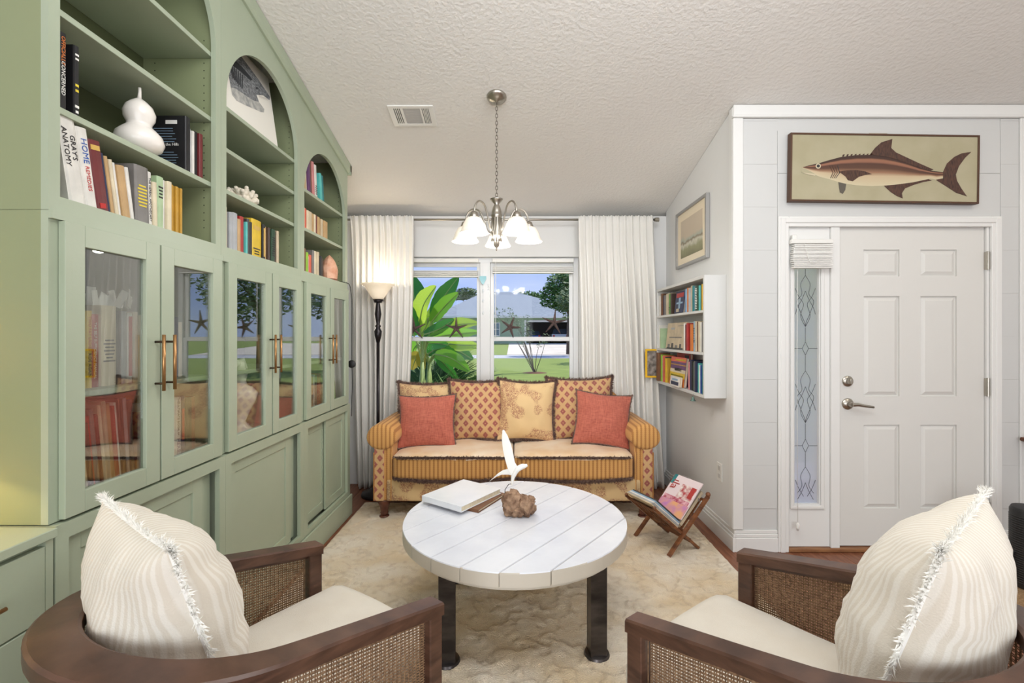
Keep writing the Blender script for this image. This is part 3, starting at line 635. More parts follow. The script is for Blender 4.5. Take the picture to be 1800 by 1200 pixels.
row((XS, 2.757, ZU0), Q, [('orange', .155, .03, 0), ('brown', .15, .024, 0), ('lime', .13, .018, 0), ('pink', .11, .02, 0), ('coral', .125, .024, 0), ('grey', .16, .018, 0), ('cream', .16, .02, 0), ('beige', .16, .022, 0), ('gap', 0, .008, 0), ('black', .14, .02, 0), ('dark brown', .13, .018, 0)], W3 % 'lowest', 'books on the lowest shelf of the last arched unit', .33)
# small blue-white dish of shells lying on the paperbacks
o = book(Matrix.Translation((XS-.12, 2.76, SH[2][1]+.1335)) @ Matrix.Rotation(pi/2, 4, 'X') @ Matrix.Rotation(pi/2, 4, 'Y') @ Matrix.Rotation(.0, 4, 'Z'), .11, .014, .085, 'pale blue', 'small pale blue book lying flat on the paperbacks of the last arched unit', None)
o.matrix_world = Matrix.Translation((XS-.11, 2.762, SH[2][1]+.1475)) @ Matrix.Rotation(pi/2, 4, 'Z') @ Matrix.Rotation(pi/2, 4, 'Y')
# inside the glazed cabinets
XG = XF-.075
row((XG, 1.428, 1.1905), Q, [('yellow', .245, .022, 0, {'title': [("TWO FAT LADIES", .014, 'r', .05), ("RIDE AGAIN", .014, 'd', -.05)], 'desc': 'with red and black lettering'}), ('red', .235, .03, 0, {'title': [("THE SELF SUFFICIENCY MANUAL", .0125, 'w', 0)], 'desc': 'with white lettering'}),
 ('cream', .265, .055, 0, {'band': [(.3, .6, 'd')]}), ('dark grey', .25, .032, 0), ('silver', .25, .018, 0), ('white', .245, .02, 0, {'title': [("MARY BERRY", .012, 'r', 0)][:0], 'band': [(.1, .95, 'r')]}), ('beige', .25, .02, 0), ('cream', .24, .026, 0), ('tan', .24, .022, 0), ('dark brown', .24, .02, 0)], 'upper shelf, first glass door', 'books on the upper shelf of the first glazed cabinet')
row((XG, 1.39, .8615), Q, [('brown', .2, .018, -6), ('cream', .19, .01, -6), ('dark brown', .22, .018, -6), ('red', .24, .012, -6), ('grey', .26, .018, -6), ('maroon', .24, .012, -6), ('cream', .27, .012, -6), ('beige', .28, .014, -5), ('tan', .27, .012, -5), ('red', .26, .01, -5), ('white', .27, .01, -5), ('black', .28, .018, -4), ('silver', .28, .01, -4), ('dark grey', .27, .018, -3), ('gap', 0, .01, 0), ('maroon', .22, .036, 2), ('cream', .245, .03, 0, {'band': [(.8, .9, 'r'), (.1, .6, 'd')]}), ('pale green', .24, .016, 0)], 'bottom shelf, first glass door', 'books on the bottom shelf of the first glazed cabinet')
row((XG+.01, 1.775, .8615), Q, [('mustard', .26, .016, 0), ('white', .25, .034, 0, {'title': [("THE", .014, 'd', .112), ("ULTIMATE BOOK", .014, 'd', .045), ("OF", .01, 'd', -.02), ("HERBS", .024, 'p', -.072)], 'desc': 'with violet letters'}), ('navy', .25, .024, 0, {'band': [(.3, .8, 'r')]}), ('dark green', .24, .03, 0), ('brown', .24, .03, 0)], 'bottom shelf, second glass door', 'books behind the second glass door')
row((XG, 1.78, 1.1905), Q, [('dark grey', .23, .03, 0), ('navy', .24, .02, 0), ('cream', .22, .02, 0)], 'upper shelf, second glass door', 'books above the herb book')
row((XG, 2.57, .8615), Q, [('cream', .24, .018, 0, {'band': [(.1, .9, 'd')]}), ('brown', .22, .03, 0)], 'behind fourth glass door', 'books behind the right door of the middle cabinet')
row((XG, 3.0, .8615), Q, [('cream', .23, .02, 0), ('tan', .22, .02, 0), ('white', .23, .024, 0), ('grey', .22, .024, 0), ('yellow', .23, .016, 0), ('red', .22, .03, 0), ('coral', .23, .026, 0), ('brown', .22, .03, 0)], 'behind fifth glass door', 'books in the last glazed cabinet')
# crumpled papers on top of the upper row
for k, (y, lab) in enumerate(((1.50, 'crumpled white paper bundle on the books, left side of first glass door'), (1.60, 'torn white paper slips poking up above the cookbooks behind glass'))):
    m = MB()
    for i in range(7):
        y_ = y+random.uniform(-.03, .04); x_ = XG-.04+random.uniform(-.05, .03); a_ = random.uniform(-.5, .5)
        m.box(-.012, .012, -.0006, .0006, 0, random.uniform(.03, .07), Matrix.Translation((x_, y_, 1.19+.266)) @ Matrix.Rotation(Q+random.uniform(-.6, .6), 4, 'Z') @ Matrix.Rotation(a_, 4, 'Y'))
    tag(recenter(m.obj('paper_slips', WHITE)), lab, 'paper')
# figurine in the middle glazed cabinet
m = MB(); Mf = Matrix.Translation((-1.36, 2.24, .862))
m.lathe([(.075, 0), (.08, .02), (.06, .035), (.03, .07), (.05, .12), (.075, .17), (.085, .21), (.06, .24), (.04, .25), (.03, .27)], 18, Mf); 
m.tube(smooth([(-1.36, 2.24, 1.11), (-1.35, 2.225, 1.17), (-1.34, 2.205, 1.21), (-1.33, 2.165, 1.225)]), [.034]*10+[.03]*4+[.018]*5, 10)
m.tube(smooth([(-1.36, 2.275, 1.13), (-1.36, 2.295, 1.18), (-1.36, 2.265, 1.24)]), .014, 8)
CER = mat('white ceramic', (236, 230, 222), .25, coat=.4)
tag(recenter(m.obj('figurine', CER, smooth=True)), 'white ceramic bird figurine inside the middle glazed cabinet', 'figurine')
# gourd, coral, salt lamp
g = thing('gourd', 'white painted bottle gourd with a thin stem on the open shelf', 'gourd', (-1.345, 1.63, SH[0][1]+.0075)); Mg = WM[g.name]
m = MB(); m.lathe([(.012, 0), (.045, .004), (.066, .02), (.074, .042), (.068, .066), (.05, .086), (.037, .098), (.037, .108), (.046, .125), (.048, .145), (.04, .168), (.025, .184), (.015, .192), (.009, .196)], 32, Mg); m.obj('body', CER, g, smooth=True)
m = MB(); m.tube([Mg@Vector((0, 0, .194)), Mg@Vector((.001, .001, .22)), Mg@Vector((.003, -.002, .236))], [.007, .005, .0045], 8); m.obj('stem', CER, g, smooth=True)
m = MB(); c0 = Vector((-1.375, 2.31, SH[1][2]+.0075)); random.seed(3)
m.sphere(c0+Vector((0, 0, .03)), .05, 12, (1.0, 1.7, .55))
for i in range(46):
    a = random.uniform(0, 2*pi); e = random.uniform(.05, 1.3); d = Vector((cos(a)*cos(e)*.8, sin(a)*cos(e)*1.45, sin(e)*.8+.05)); l = random.uniform(.055, .085)
    p = c0+Vector((0, 0, .02)); q = p+d*l; m.tube([p+d*.02, p+d*l*.6, q], [.012, .013, .010], 6); m.sphere(q, .0115, 6)
tag(recenter(m.obj('coral', mat('bleached coral', (232, 222, 204), .9, bump=.3, bscale=160), smooth=True)), 'bleached white branching coral on the middle arched unit shelf', 'coral')
SALT = mat('pink salt rock', (214, 150, 118), .55, c2=(232, 184, 154), nscale=22, bump=.5, bscale=30)
t = thing('salt_lamp', 'pink rock salt lamp beside the books at the end of the bookcase', 'lamp', (-1.345, 3.3, ZU0+.0005)); m = MB()
rings = []
for i in range(11):
    z = i/10; r0 = .068*(1-.25*z-.75*z**5)*(.86+.5*z*(1-z)); rings.append([(-1.345+r0*(1+.12*noise.noise(Vector((cos(k)*2, sin(k)*2, z*3))))*cos(k*2*pi/14)*.9, 3.3+r0*(1+.15*noise.noise(Vector((k, z*4, 2))))*sin(k*2*pi/14)*1.15, ZU0+.018+z*.175) for k in range(14)])
m.loft(rings); m.obj('salt_rock', SALT, t, auto=25)
m = MB(); m.lathe([(.055, 0), (.055, .018)], 20, WM[t.name]); m.obj('base', mat('lamp base wood', (128, 70, 44), .5), t)
m = MB(); cord = smooth([(-1.30, 3.345, ZU0+.006), (-1.275, 3.4, ZU0+.006), (-1.262, 3.46, 1.745), (-1.255, 3.478, 1.70), (-1.25, 3.49, 1.6), (-1.25, 3.49, 1.4), (-1.25, 3.49, 1.2), (-1.246, 3.49, .98), (-1.25, 3.49, .86), (-1.252, 3.49, .735)])
m.tube(cord, .0028, 6); m.obj('cord', BLACK, t, smooth=True)
m = MB(); Ms = Matrix.Translation((-1.25, 3.487, 1.135)) @ Matrix.Rotation(pi/2, 4, 'X'); m.lathe([(.02, -.012), (.03, -.006), (.03, .006), (.02, .012)], 16, Ms); m.obj('dial_switch', BLACK, t, auto=40)
# fish-head drawing standing in the middle arch
t = thing('fish_drawing', 'unframed grey pencil drawing of a toothy fish head standing in the arch', 'picture', (-1.315, 2.24, SH[1][0]+.0075))
XA = -1.315; zb = SH[1][0]+.0078
tilt = lambda y, z: (XA-.07*(z-zb)/.4, y, z)
m = MB(); ya, yb2 = 2.03, 2.53; zt_ = 2.80
f = [tilt(ya, zb), tilt(yb2, zb), tilt(yb2+.03, zt_), tilt(ya, zt_)]
m.loft([f, [(x-.016, y, z) for x, y, z in f]]); m.obj('canvas', mat('drawing paper', (236, 232, 222), .8), t)
def ink_poly(pts, mt, lift):
    m = MB(); q = []
    for px, py in pts:
        p = atx(360+px/2.4, py/2.4, XA-.035); q.append((XA-.07*(p.z-zb)/.4+lift, p.y, p.z))
    m.loft([q, [(x+.0004, y, z) for x, y, z in q]]); return m
SG1 = mat('graphite mid', (150, 152, 154), .8, c2=(84, 86, 90), nscale=30, nstretch=(1, 2, 5)); SG2 = mat('graphite pale', (196, 194, 188), .8, c2=(150, 150, 148), nscale=34); SG3 = mat('graphite dark', (52, 54, 58), .8)
ink_poly([(100, 250), (150, 228), (175, 232), (205, 275), (245, 335), (288, 408), (282, 422), (255, 402), (222, 400), (228, 430), (205, 425), (170, 405), (125, 375), (100, 368)], SG1, .0006).obj('head_shading', SG1, t)
ink_poly([(100, 368), (125, 375), (170, 405), (205, 425), (228, 430), (248, 460), (244, 474), (228, 472), (205, 462), (160, 445), (118, 425), (100, 400)], SG2, .0007).obj('jaw_shading', SG2, t)
ink_poly([(110, 238), (128, 235), (180, 290), (215, 335), (205, 340), (160, 300), (105, 262)], SG3, .0012).obj('gill_stripes', SG3, t)
for k in range(7): ink_poly([(112+k*9, 268+k*8), (117+k*9, 266+k*8), (122+k*6, 330+k*7), (116+k*6, 332+k*7)], SG3, .0013).obj('gill_line', SG3, t)
ink_poly([(222, 370), (230, 366), (236, 372), (228, 378)], SG3, .0014).obj('eye', SG3, t)
for k in range(9): ink_poly([(232+k*5, 403+k*1.5), (237+k*5, 404+k*1.5), (234+k*5, 414+k*1.5)], CER, .0014).obj('tooth', CER, t)

# wall bookshelf
X0, Y0, Y1, Z0, Z1 = 1.235, 2.968, 3.968, .944, 1.75
BW = mat('white shelf paint', (212, 211, 208), .45)
t = thing('wall_bookshelf', 'white three-tier box bookshelf mounted on the right wall', 'shelf', ((X0+XR)/2, (Y0+Y1)/2, Z0)); th = .02
for nm, q in (('side_panel', (Y0, Y0+th, Z0, Z1)), ('side_panel', (Y1-th, Y1, Z0, Z1)), ('top_panel', (Y0+th, Y1-th, Z1-th, Z1)), ('shelf', (Y0+th, Y1-th, 1.505, 1.522)), ('shelf', (Y0+th, Y1-th, 1.225, 1.243)), ('bottom_panel', (Y0+th, Y1-th, Z0, Z0+th))):
    m = MB(); m.cbox(X0, XR-.001, q[0], q[1], q[2], q[3], .001); m.obj(nm, BW, t)
m = MB(); m.box(XR-.006, XR-.002, Y0+th, Y1-th, Z0+th, Z1-th); m.obj('back_panel', BW, t)
def rnd(n, cols, h0, h1, t0, t1, lean=0): return [(random.choice(cols), random.uniform(h0, h1), random.uniform(t0, t1), lean) for _ in range(n)]
def wrow(z, parts, where, group):
    X = X0+.012; Yp = lambda px: 800*X/(px-905); out = []; last = parts[0][0]; y0 = min(Yp(parts[0][0]), Y1-th-.002); cur = y0
    for pa, pb, specs in parts:
        ya, yb = min(Yp(pa), Y1-th-.002), max(Yp(pb), Y0+th+.004); tot = sum(q[2] for q in specs); f = (ya-yb)/tot
        if cur-ya > .002: out.append(('gap', 0, cur-ya, 0))
        out += [(q[0], q[1], q[2]*f-.0006, q[3], dict({'d': .1}, **(q[4] if len(q) > 4 else {}))) for q in specs]; cur = yb
    row((X, y0, z), -Q, out, where, group)
B = lambda *a: {'band': list(a)}
wrow(1.5225, [(1154, 1180, [('white', .17, .03, 0), ('brown', .185, .03, 0), ('navy', .165, .034, 0), ('grey', .165, .02, 0), ('beige', .17, .014, 0), ('beige', .175, .032, 0), ('green', .165, .02, 0, B((.1, .4, 'd'))), ('dark brown', .165, .02, 0)]),
  (1202, 1238, [('blue', .17, .024, 0), ('pale blue', .17, .022, 0), ('orange', .175, .02, 0), ('silver', .17, .024, 0), ('beige', .185, .03, 0), ('teal', .18, .022, 0), ('pale blue', .175, .022, 0), ('dark green', .175, .038, 0, B((.08, .92, 'w'))), ('turquoise', .17, .026, 0), ('black', .175, .022, 0), ('yellow', .175, .02, 0), ('coral', .165, .02, 0)])], 'top tier of wall bookshelf', 'books on the top tier of the wall bookshelf')
wrow(1.2435, [(1156, 1162, [('white', .2, .02, 0), ('lime', .17, .03, 0), ('pale green', .17, .02, 0)]),
  (1201, 1209, [('white', .2, .02, 0), ('maroon', .19, .016, 0), ('red', .2, .028, 0)]), (1212, 1238, [('orange', .19, .04, 0), ('pale blue', .21, .026, 0, B((.3, .8, 'd'))), ('beige', .21, .03, 0), ('brown', .205, .022, 0), ('cream', .205, .03, 0), ('white', .2, .03, 0), ('grey', .2, .02, 0), ('white', .2, .02, 0)])], 'middle tier of wall bookshelf', 'books on the middle tier of the wall bookshelf')
wrow(Z0+th+.0005, [(1152, 1172, [('brown', .24, .06, 0, {'push': -.02}), ('lime', .225, .022, 0), ('cream', .215, .018, 0), ('coral', .22, .04, 0), ('dark grey', .21, .028, 0), ('yellow', .2, .02, 0), ('mustard', .2, .016, 0)]),
  (1208, 1237, [('pink', .2, .018, 0), ('navy', .215, .022, 0), ('black', .21, .022, 0), ('dark green', .2, .018, 0), ('grey', .21, .02, 0), ('navy', .21, .026, 0), ('turquoise', .2, .03, 0), ('white', .19, .012, 0), ('blue', .19, .012, 0), ('teal', .205, .034, 0)])], 'bottom tier of wall bookshelf', 'books on the bottom tier of the wall bookshelf')
def facing(y, z, wd, h, t_, c, label, prints, x=None, name='book', lean=.1):   # book showing its cover to the room
    M = Matrix.Translation((x or X0+.03, y, z+.001)) @ Matrix.Rotation(-Q, 4, 'Z') @ Matrix.Rotation(-lean, 4, 'X') @ Matrix.Rotation(Q, 4, 'Z')
    M = M @ Matrix.Translation((-t_, 0, 0))
    M = Matrix.Translation((x or X0+.03, y, z+.001)) @ Matrix.Rotation(lean, 4, 'Y') @ Matrix.Rotation(pi, 4, 'Z')
    return book(M, h, t_, wd, c, label, None, cover=('+', prints))
facing(3.555, 1.5225, .185, .165, .02, 'navy', 'navy book facing out with red and white cover art, top tier of the wall bookshelf', [(.1, .9, .72, .92, 'red'), (.4, .6, .2, .7, 'pale blue'), (.15, .85, .42, .5, 'pale blue'), (.2, .5, .05, .2, 'beige')])
facing(3.83, 1.2435, .43, .21, .016, 'beige', 'large pale book facing out, dark skyline on its cover, middle tier of wall bookshelf', [(.05, .9, 0.0, .05, 'dark grey'), (.1, .22, .05, .18, 'grey'), (.3, .4, .05, .22, 'dark grey'), (.5, .62, .05, .15, 'grey'), (.72, .8, .05, .2, 'dark grey'), (.15, .8, .42, .46, 'grey'), (.2, .4, .74, .82, 'silver'), (.55, .85, .86, .88, 'grey')], x=X0+.05)
facing(3.67, Z0+th, .32, .22, .022, 'purple', 'bright picture book facing out with horse and fields, bottom tier of the wall bookshelf', [(0, 1, .0, .28, 'orange'), (0, 1, .28, .46, 'yellow'), (.1, .9, .32, .38, 'green'), (0, 1, .46, .58, 'cream'), (.3, .75, .52, .62, 'black'), (0, 1, .72, .75, 'mustard'), (0, 1, .84, 1, 'coral'), (.3, .95, .88, .94, 'y')])
facing(3.57, Z0+th, .2, .075, .02, 'white', 'small white and blue book leaning in front of the bright picture book', [(.1, .9, .15, .5, 'navy'), (.2, .8, .6, .8, 'pale blue')], x=X0+.0)
facing(3.68, Z0+th, .28, .25, .02, 'red', 'tall red book facing out behind the bright picture book, bottom tier', [(.6, .9, .82, .95, 'black'), (.1, .5, .3, .6, 'turquoise')], x=X0+.09, lean=.03)
# yellow framed picture standing at the far end of the bottom tier
t = thing('yellow_frame', 'yellow framed photograph sticking out at the far end of the wall bookshelf', 'picture', (X0, Y1+.012, Z0+.03))
m = MB(); q = (X0-.075, X0+.1, Y1+.003, Y1+.02, 1.015, 1.27)
y_ = Y1-.03
def fr(m, x0, x1, z0, z1, y0, y1, e): m.cbox(x0, x0+e, y0, y1, z0, z1, .001); m.cbox(x1-e, x1, y0, y1, z0, z1, .001); m.cbox(x0+e, x1-e, y0, y1, z0, z0+e, .001); m.cbox(x0+e, x1-e, y0, y1, z1-e, z1, .001)
fr(m, X0-.095, X0+.125, .985, 1.235, Y1+.004, Y1+.016, .016); m.obj('frame', mat('yellow paint', (238, 188, 30), .5), t)
m = MB(); m.box(X0-.079, X0+.109, Y1+.008, Y1+.012, 1.001, 1.219); m.obj('photo', mat('dark photo', (60, 54, 50), .4, c2=(170, 160, 150), nscale=22), t)
m = MB(); c = atx(1220, 706, X0+.004); m.tube([(X0+.004, c.y, Z0+.02), (X0-.002, c.y, Z0-.004)], .001, 5); m.lathe([(.002, .034), (.007, .026), (.012, .01), (.02, 0), (.016, .001)], 14, Matrix.Translation((X0-.003, c.y, Z0-.042)))
tag(recenter(m.obj('bell_ornament', mat('verdigris metal', (96, 120, 112), .5, .6), auto=40)), 'tiny green metal bell hanging under the wall bookshelf', 'ornament')

# framed print on the right wall
t = thing('framed_print', 'silver framed faded landscape print hanging above the wall bookshelf', 'picture', (XR-.015, 3.52, 1.9))
y0, y1, z0, z1 = 3.215, 3.825, 1.905, 2.365
Mx = lambda x0, x1, a, b, c, d: MB().cbox(x0, x1, a, b, c, d, .002)
m = MB()
for q in ((y0, y0+.022, z0, z1), (y1-.022, y1, z0, z1), (y0+.022, y1-.022, z0, z0+.022), (y0+.022, y1-.022, z1-.022, z1)): m.cbox(XR-.03, XR-.002, q[0], q[1], q[2], q[3], .002)
m.obj('frame', mat('silver frame', (170, 168, 166), .4, .5), t)
m = MB(); m.box(XR-.016, XR-.006, y0+.022, y1-.022, z0+.022, z1-.022); m.obj('mat_board', mat('cream mat board', (234, 220, 194), .8), t)
PR = bpy.data.materials.new('faded landscape'); PR.use_nodes = True; n = PR.node_tree; b_ = n.nodes['Principled BSDF']; tc_ = n.nodes.new('ShaderNodeTexCoord'); s_ = n.nodes.new('ShaderNodeSeparateXYZ'); nz = n.nodes.new('ShaderNodeTexNoise'); nz.inputs['Scale'].default_value = 14; nz.inputs['Detail'].default_value = 8
ad = n.nodes.new('ShaderNodeMath'); ad.operation = 'MULTIPLY_ADD'; ad.inputs[1].default_value = .28; cr_ = n.nodes.new('ShaderNodeValToRGB'); e = cr_.color_ramp.elements
n.links.new(tc_.outputs['Generated'], s_.inputs[0]); n.links.new(tc_.outputs['Object'], nz.inputs[0]); n.links.new(nz.outputs[0], ad.inputs[0]); n.links.new(s_.outputs['Z'], ad.inputs[2]); n.links.new(ad.outputs[0], cr_.inputs[0]); n.links.new(cr_.outputs[0], b_.inputs['Base Color'])
e[0].position = .1; e[0].color = lin((122, 118, 88)); e[1].position = 1; e[1].color = lin((204, 188, 166))
for p, c in ((.34, (150, 148, 112)), (.45, (206, 202, 184)), (.52, (132, 118, 94)), (.58, (172, 176, 160)), (.68, (198, 182, 160))):
    el = e.new(p); el.color = lin(c)
m = MB(); m.box(XR-.018, XR-.0155, y0+.09, y1-.09, z0+.075, z1-.085); m.obj('print', PR, t)
m = MB(); c = atx(1265, 829, XR-.004); m.cbox(XR-.007, XR-.0005, c.y-.037, c.y+.037, c.z-.06, c.z+.06, .002); o = m.obj('wall_outlet', WHITE); recenter(o); tag(o, 'white electrical outlet plate low on the right wall', 'outlet')
for dz in (-.026, .026): m = MB(); m.cbox(XR-.009, XR-.006, c.y-.017, c.y+.017, c.z+dz-.015, c.z+dz+.015, .001); s2 = m.obj('socket', mat('socket grey', (200, 198, 194), .4), o)

# fish picture over the door
t = thing('fish_picture', 'long brown framed print of a brown fish above the front door', 'picture', (0, 0, 0)); 
pc = at(1552, 297, YD-.03); Mp = Matrix.Translation((pc.x, YD-.012, pc.z)) @ Matrix.Rotation(R(.85), 4, 'Y'); t.matrix_world = Mp; WM[t.name] = Mp
wd, hg = .585, .212
FR = mat('dark brown frame', (82, 54, 36), .5)
m = MB(); fr(m, -wd, wd, -hg, hg, -.035, -.001, .011); m.obj('frame', FR, t, local=True)
m = MB(); m.box(-wd+.011, wd-.011, -.03, -.004, -hg+.011, hg-.011); m.obj('canvas', mat('olive grey ground', (178, 170, 142), .7, c2=(168, 160, 130), nscale=5), t, local=True)
fm = bpy.data.materials.new('fish body shades'); fm.use_nodes = True; n = fm.node_tree; uvn = n.nodes.new('ShaderNodeUVMap'); s_ = n.nodes.new('ShaderNodeSeparateXYZ'); cr_ = n.nodes.new('ShaderNodeValToRGB'); n.links.new(uvn.outputs[0], s_.inputs[0]); n.links.new(s_.outputs['Y'], cr_.inputs[0]); n.links.new(cr_.outputs[0], n.nodes['Principled BSDF'].inputs['Base Color']); n.nodes['Principled BSDF'].inputs['Roughness'].default_value = .7
e = cr_.color_ramp.elements; e[0].position = 0; e[0].color = lin((58, 40, 34)); e[1].position = 1; e[1].color = lin((204, 192, 160))
for p, c in ((.1, (70, 46, 38)), (.15, (150, 104, 80)), (.22, (146, 100, 78)), (.28, (84, 56, 44)), (.42, (92, 62, 48)), (.56, (150, 112, 86)), (.68, (196, 174, 142))): el = e.new(p); el.position = p; el.color = lin(c)
FC = lambda x, y: ((x-910)/1325, (457-y)/1325)
up = [(240, 457), (300, 440), (380, 420), (460, 395), (550, 370), (680, 352), (800, 348), (900, 355), (1000, 375), (1100, 405), (1200, 445), (1290, 472), (1340, 476), (1400, 482)]
lo = [(236, 462), (300, 500), (380, 535), (470, 556), (560, 582), (680, 600), (800, 606), (900, 600), (1000, 590), (1100, 578), (1200, 555), (1290, 535), (1340, 545), (1400, 530)]
m = MB(); uvl = m.b.loops.layers.uv.new('UVMap'); NV = 12; g_ = []
for (a, b) in zip(up, lo): (ux, uz), (lx, lz) = FC(*a), FC(*b); g_.append([m.b.verts.new((ux+(lx-ux)*k/NV, -.0306, uz+(lz-uz)*k/NV)) for k in range(NV+1)])
for i in range(len(g_)-1):
    for k in range(NV):
        f = m.b.faces.new((g_[i][k], g_[i+1][k], g_[i+1][k+1], g_[i][k+1]))
        for lp, kk in zip(f.loops, (k, k, k+1, k+1)): lp[uvl].uv = (0, kk/NV)
m.obj('fish_body', fm, t, local=True)
FIN = mat('fin brown', (92, 62, 48), .7, c2=(58, 40, 36), nscale=40, nstretch=(6, 1, 1)); BEL = mat('fish pale', (200, 188, 160), .7)
def flat(name, pts, mt, y): m = MB(); q = [FC(*p) for p in pts]; [m.prism([q[i] for i in tr_], y, y+.0004, 'y') for tr_ in mathutils.geometry.tessellate_polygon([[Vector((a_, b_, 0)) for a_, b_ in q]])]; m.obj(name, mt, t, local=True)
flat('tail_fin', [(1390, 478), (1420, 410), (1480, 355), (1540, 325), (1620, 312), (1570, 360), (1520, 430), (1495, 500), (1505, 550), (1540, 610), (1588, 677), (1500, 650), (1420, 600), (1330, 545), (1390, 532)], FIN, -.0314)
flat('dorsal_fin', [(785, 350), (830, 290), (880, 245), (970, 215), (962, 290), (1000, 325), (1100, 370), (1200, 415), (1312, 462), (1290, 472), (1150, 430), (1000, 380), (900, 358)], FIN, -.0314)
flat('anal_fin', [(905, 600), (960, 650), (1010, 682), (1062, 703), (1055, 660), (1080, 620), (1150, 590), (1230, 565), (1300, 552), (1270, 540), (1150, 568), (1000, 590)], FIN, -.0314)
flat('pectoral_fin', [(535, 490), (600, 478), (680, 475), (750, 485), (807, 507), (750, 515), (700, 530), (650, 568), (610, 560), (590, 530)], FIN, -.0318)
flat('pelvic_fin', [(532, 575), (597, 590), (590, 640), (570, 672), (545, 660)], mat('fin grey', (92, 86, 76), .7), -.0314)
flat('mouth_gap', [(226, 466), (252, 466), (300, 490), (345, 515), (300, 520), (228, 500)], MATS['olive grey ground'], -.0318)
flat('lower_jaw', [(230, 503), (300, 508), (345, 514), (340, 528), (290, 520)], BEL, -.0322)
for nm, r_, mt_, y in (('eye_ring', 22, BEL, -.032), ('eye', 13, SG3, -.0325)): flat(nm, [(365+r_*cos(a*pi/8), 447+r_*sin(a*pi/8)) for a in range(16)], mt_, y)
for k in range(4): flat('gill_line', [(455+k*22, 440), (460+k*22, 440), (490+k*18, 500), (470+k*14, 545), (464+k*14, 545), (484+k*18, 500)], SG3 if k == 3 else FIN, -.0317)
for k in range(8): flat('spine', [(560+k*33, 368-k*2.5), (566+k*33, 350-k*1.5), (582+k*33, 347-k*1.5), (574+k*33, 366-k*2.5)], FIN, -.0314)
flat('hanging_tab', [(800, 166), (945, 166), (950, 158), (795, 158)], NICKEL, -.012)

# ------------------------------------------------------------------ ceiling vent and chandelier
def on_ceil(x, y, dz=0): return (x, y, ceil(y)+dz)
sl = math.atan(.25)
vy0, vy1, vx0, vx1 = 2.857, 3.044, -.805, -.515; vc = ((vx0+vx1)/2, (vy0+vy1)/2)
t = thing('ceiling_vent', 'white rectangular air vent in the sloping ceiling', 'vent', (0, 0, 0)); Mv = Matrix.Translation(on_ceil(*vc)) @ Matrix.Rotation(-sl, 4, 'X'); t.matrix_world = Mv; WM[t.name] = Mv
hx, hy = (vx1-vx0)/2, (vy1-vy0)/2
m = MB()
for q in ((-hx, -hx+.034, -hy, hy), (hx-.034, hx, -hy, hy), (-hx+.034, hx-.034, -hy, -hy+.024), (-hx+.034, hx-.034, hy-.024, hy), (-.068, -.052, -hy+.024, hy-.024), (.055, .068, -hy+.024, hy-.024)): m.cbox(q[0], q[1], q[2], q[3], -.008, -.0005, .0015)
m.obj('frame', WHITE, t, local=True)
m = MB(); m.box(-hx+.03, hx-.03, -hy+.02, hy-.02, -.0012, -.0004); m.obj('backing', mat('vent dark', (66, 64, 62), .9), t, local=True)
for k in range(5):
    for (x0, sg) in ((-hx+.040+k*.0118, 1), (.073+k*.0095, -1)):
        m = MB(); m.box(x0, x0+.0055, -hy+.025, hy-.025, -.0075, -.0015); m.obj('slat', WHITE, t, local=True)
for k in range(9): m = MB(); y_ = -hy+.026+k*.0155; m.box(-.051, .054, y_, y_+.0135, -.006, -.002); m.obj('slat', mat('vent grey', (186, 184, 182), .5), t, local=True)
# chandelier
cx, cy = -.112, 2.793; cz = ceil(cy)
t = thing('chandelier', 'brushed nickel chandelier with five frosted glass shades hanging on a chain', 'chandelier', (cx, cy, 1.86))
Mc = Matrix.Translation((cx, cy, cz)) @ Matrix.Rotation(-sl, 4, 'X')
m = MB(); m.lathe([(.061, -.0005), (.061, -.006), (.055, -.016), (.035, -.028), (.012, -.033), (.008, -.04)], 28, Mc); m.obj('canopy', NICKEL, t, smooth=True)
ztopc = cz-.04; zc0 = at(0, 346, cy).z
nlk = 26; lh = (ztopc-zc0)/nlk
CH = mat('dark chain', (110, 102, 92), .35, .9)
for k in range(nlk):
    m = MB(); z = ztopc-lh*(k+.5); pts = [(cx+.007*cos(a)*(k % 2), cy+.007*cos(a)*((k+1) % 2), z+lh*.64*sin(a)) for a in [i*2*pi/12 for i in range(13)]]; m.tube(pts, .0017, 5); m.obj('chain_link', CH, t, smooth=True)
zz = lambda py: at(0, py, cy).z
Mk = Matrix.Translation((cx, cy, 0))
m = MB(); m.lathe([(.004, zz(345)), (.006, zz(349)), (.040, zz(350)), (.036, zz(352)), (.014, zz(359)), (.017, zz(361)), (.022, zz(364)), (.03, zz(372)), (.031, zz(377)), (.034, zz(378)), (.033, zz(381)), (.028, zz(384)), (.028, zz(404)), (.034, zz(410)), (.035, zz(416)), (.028, zz(424)), (.016, zz(433)), (.006, zz(436)), (.007, zz(439)), (.002, zz(441))], 24, Mk); m.obj('body', NICKEL, t, smooth=True)
m = MB()
for k in range(12):
    a = k*pi/6; m.tube([(cx+.029*cos(a), cy+.029*sin(a), zz(383)), (cx+.029*cos(a), cy+.029*sin(a), zz(404)), (cx+.036*cos(a), cy+.036*sin(a), zz(413)), (cx+.028*cos(a), cy+.028*sin(a), zz(425))], .004, 6)
m.obj('flute', NICKEL, t, smooth=True)
SHADE = mat('lit frosted glass', (236, 228, 216), .35, emit=.22, ecol=(255, 232, 200)); BULB = mat('bulb glow', (255, 240, 220), .4, emit=3, ecol=(255, 236, 206))
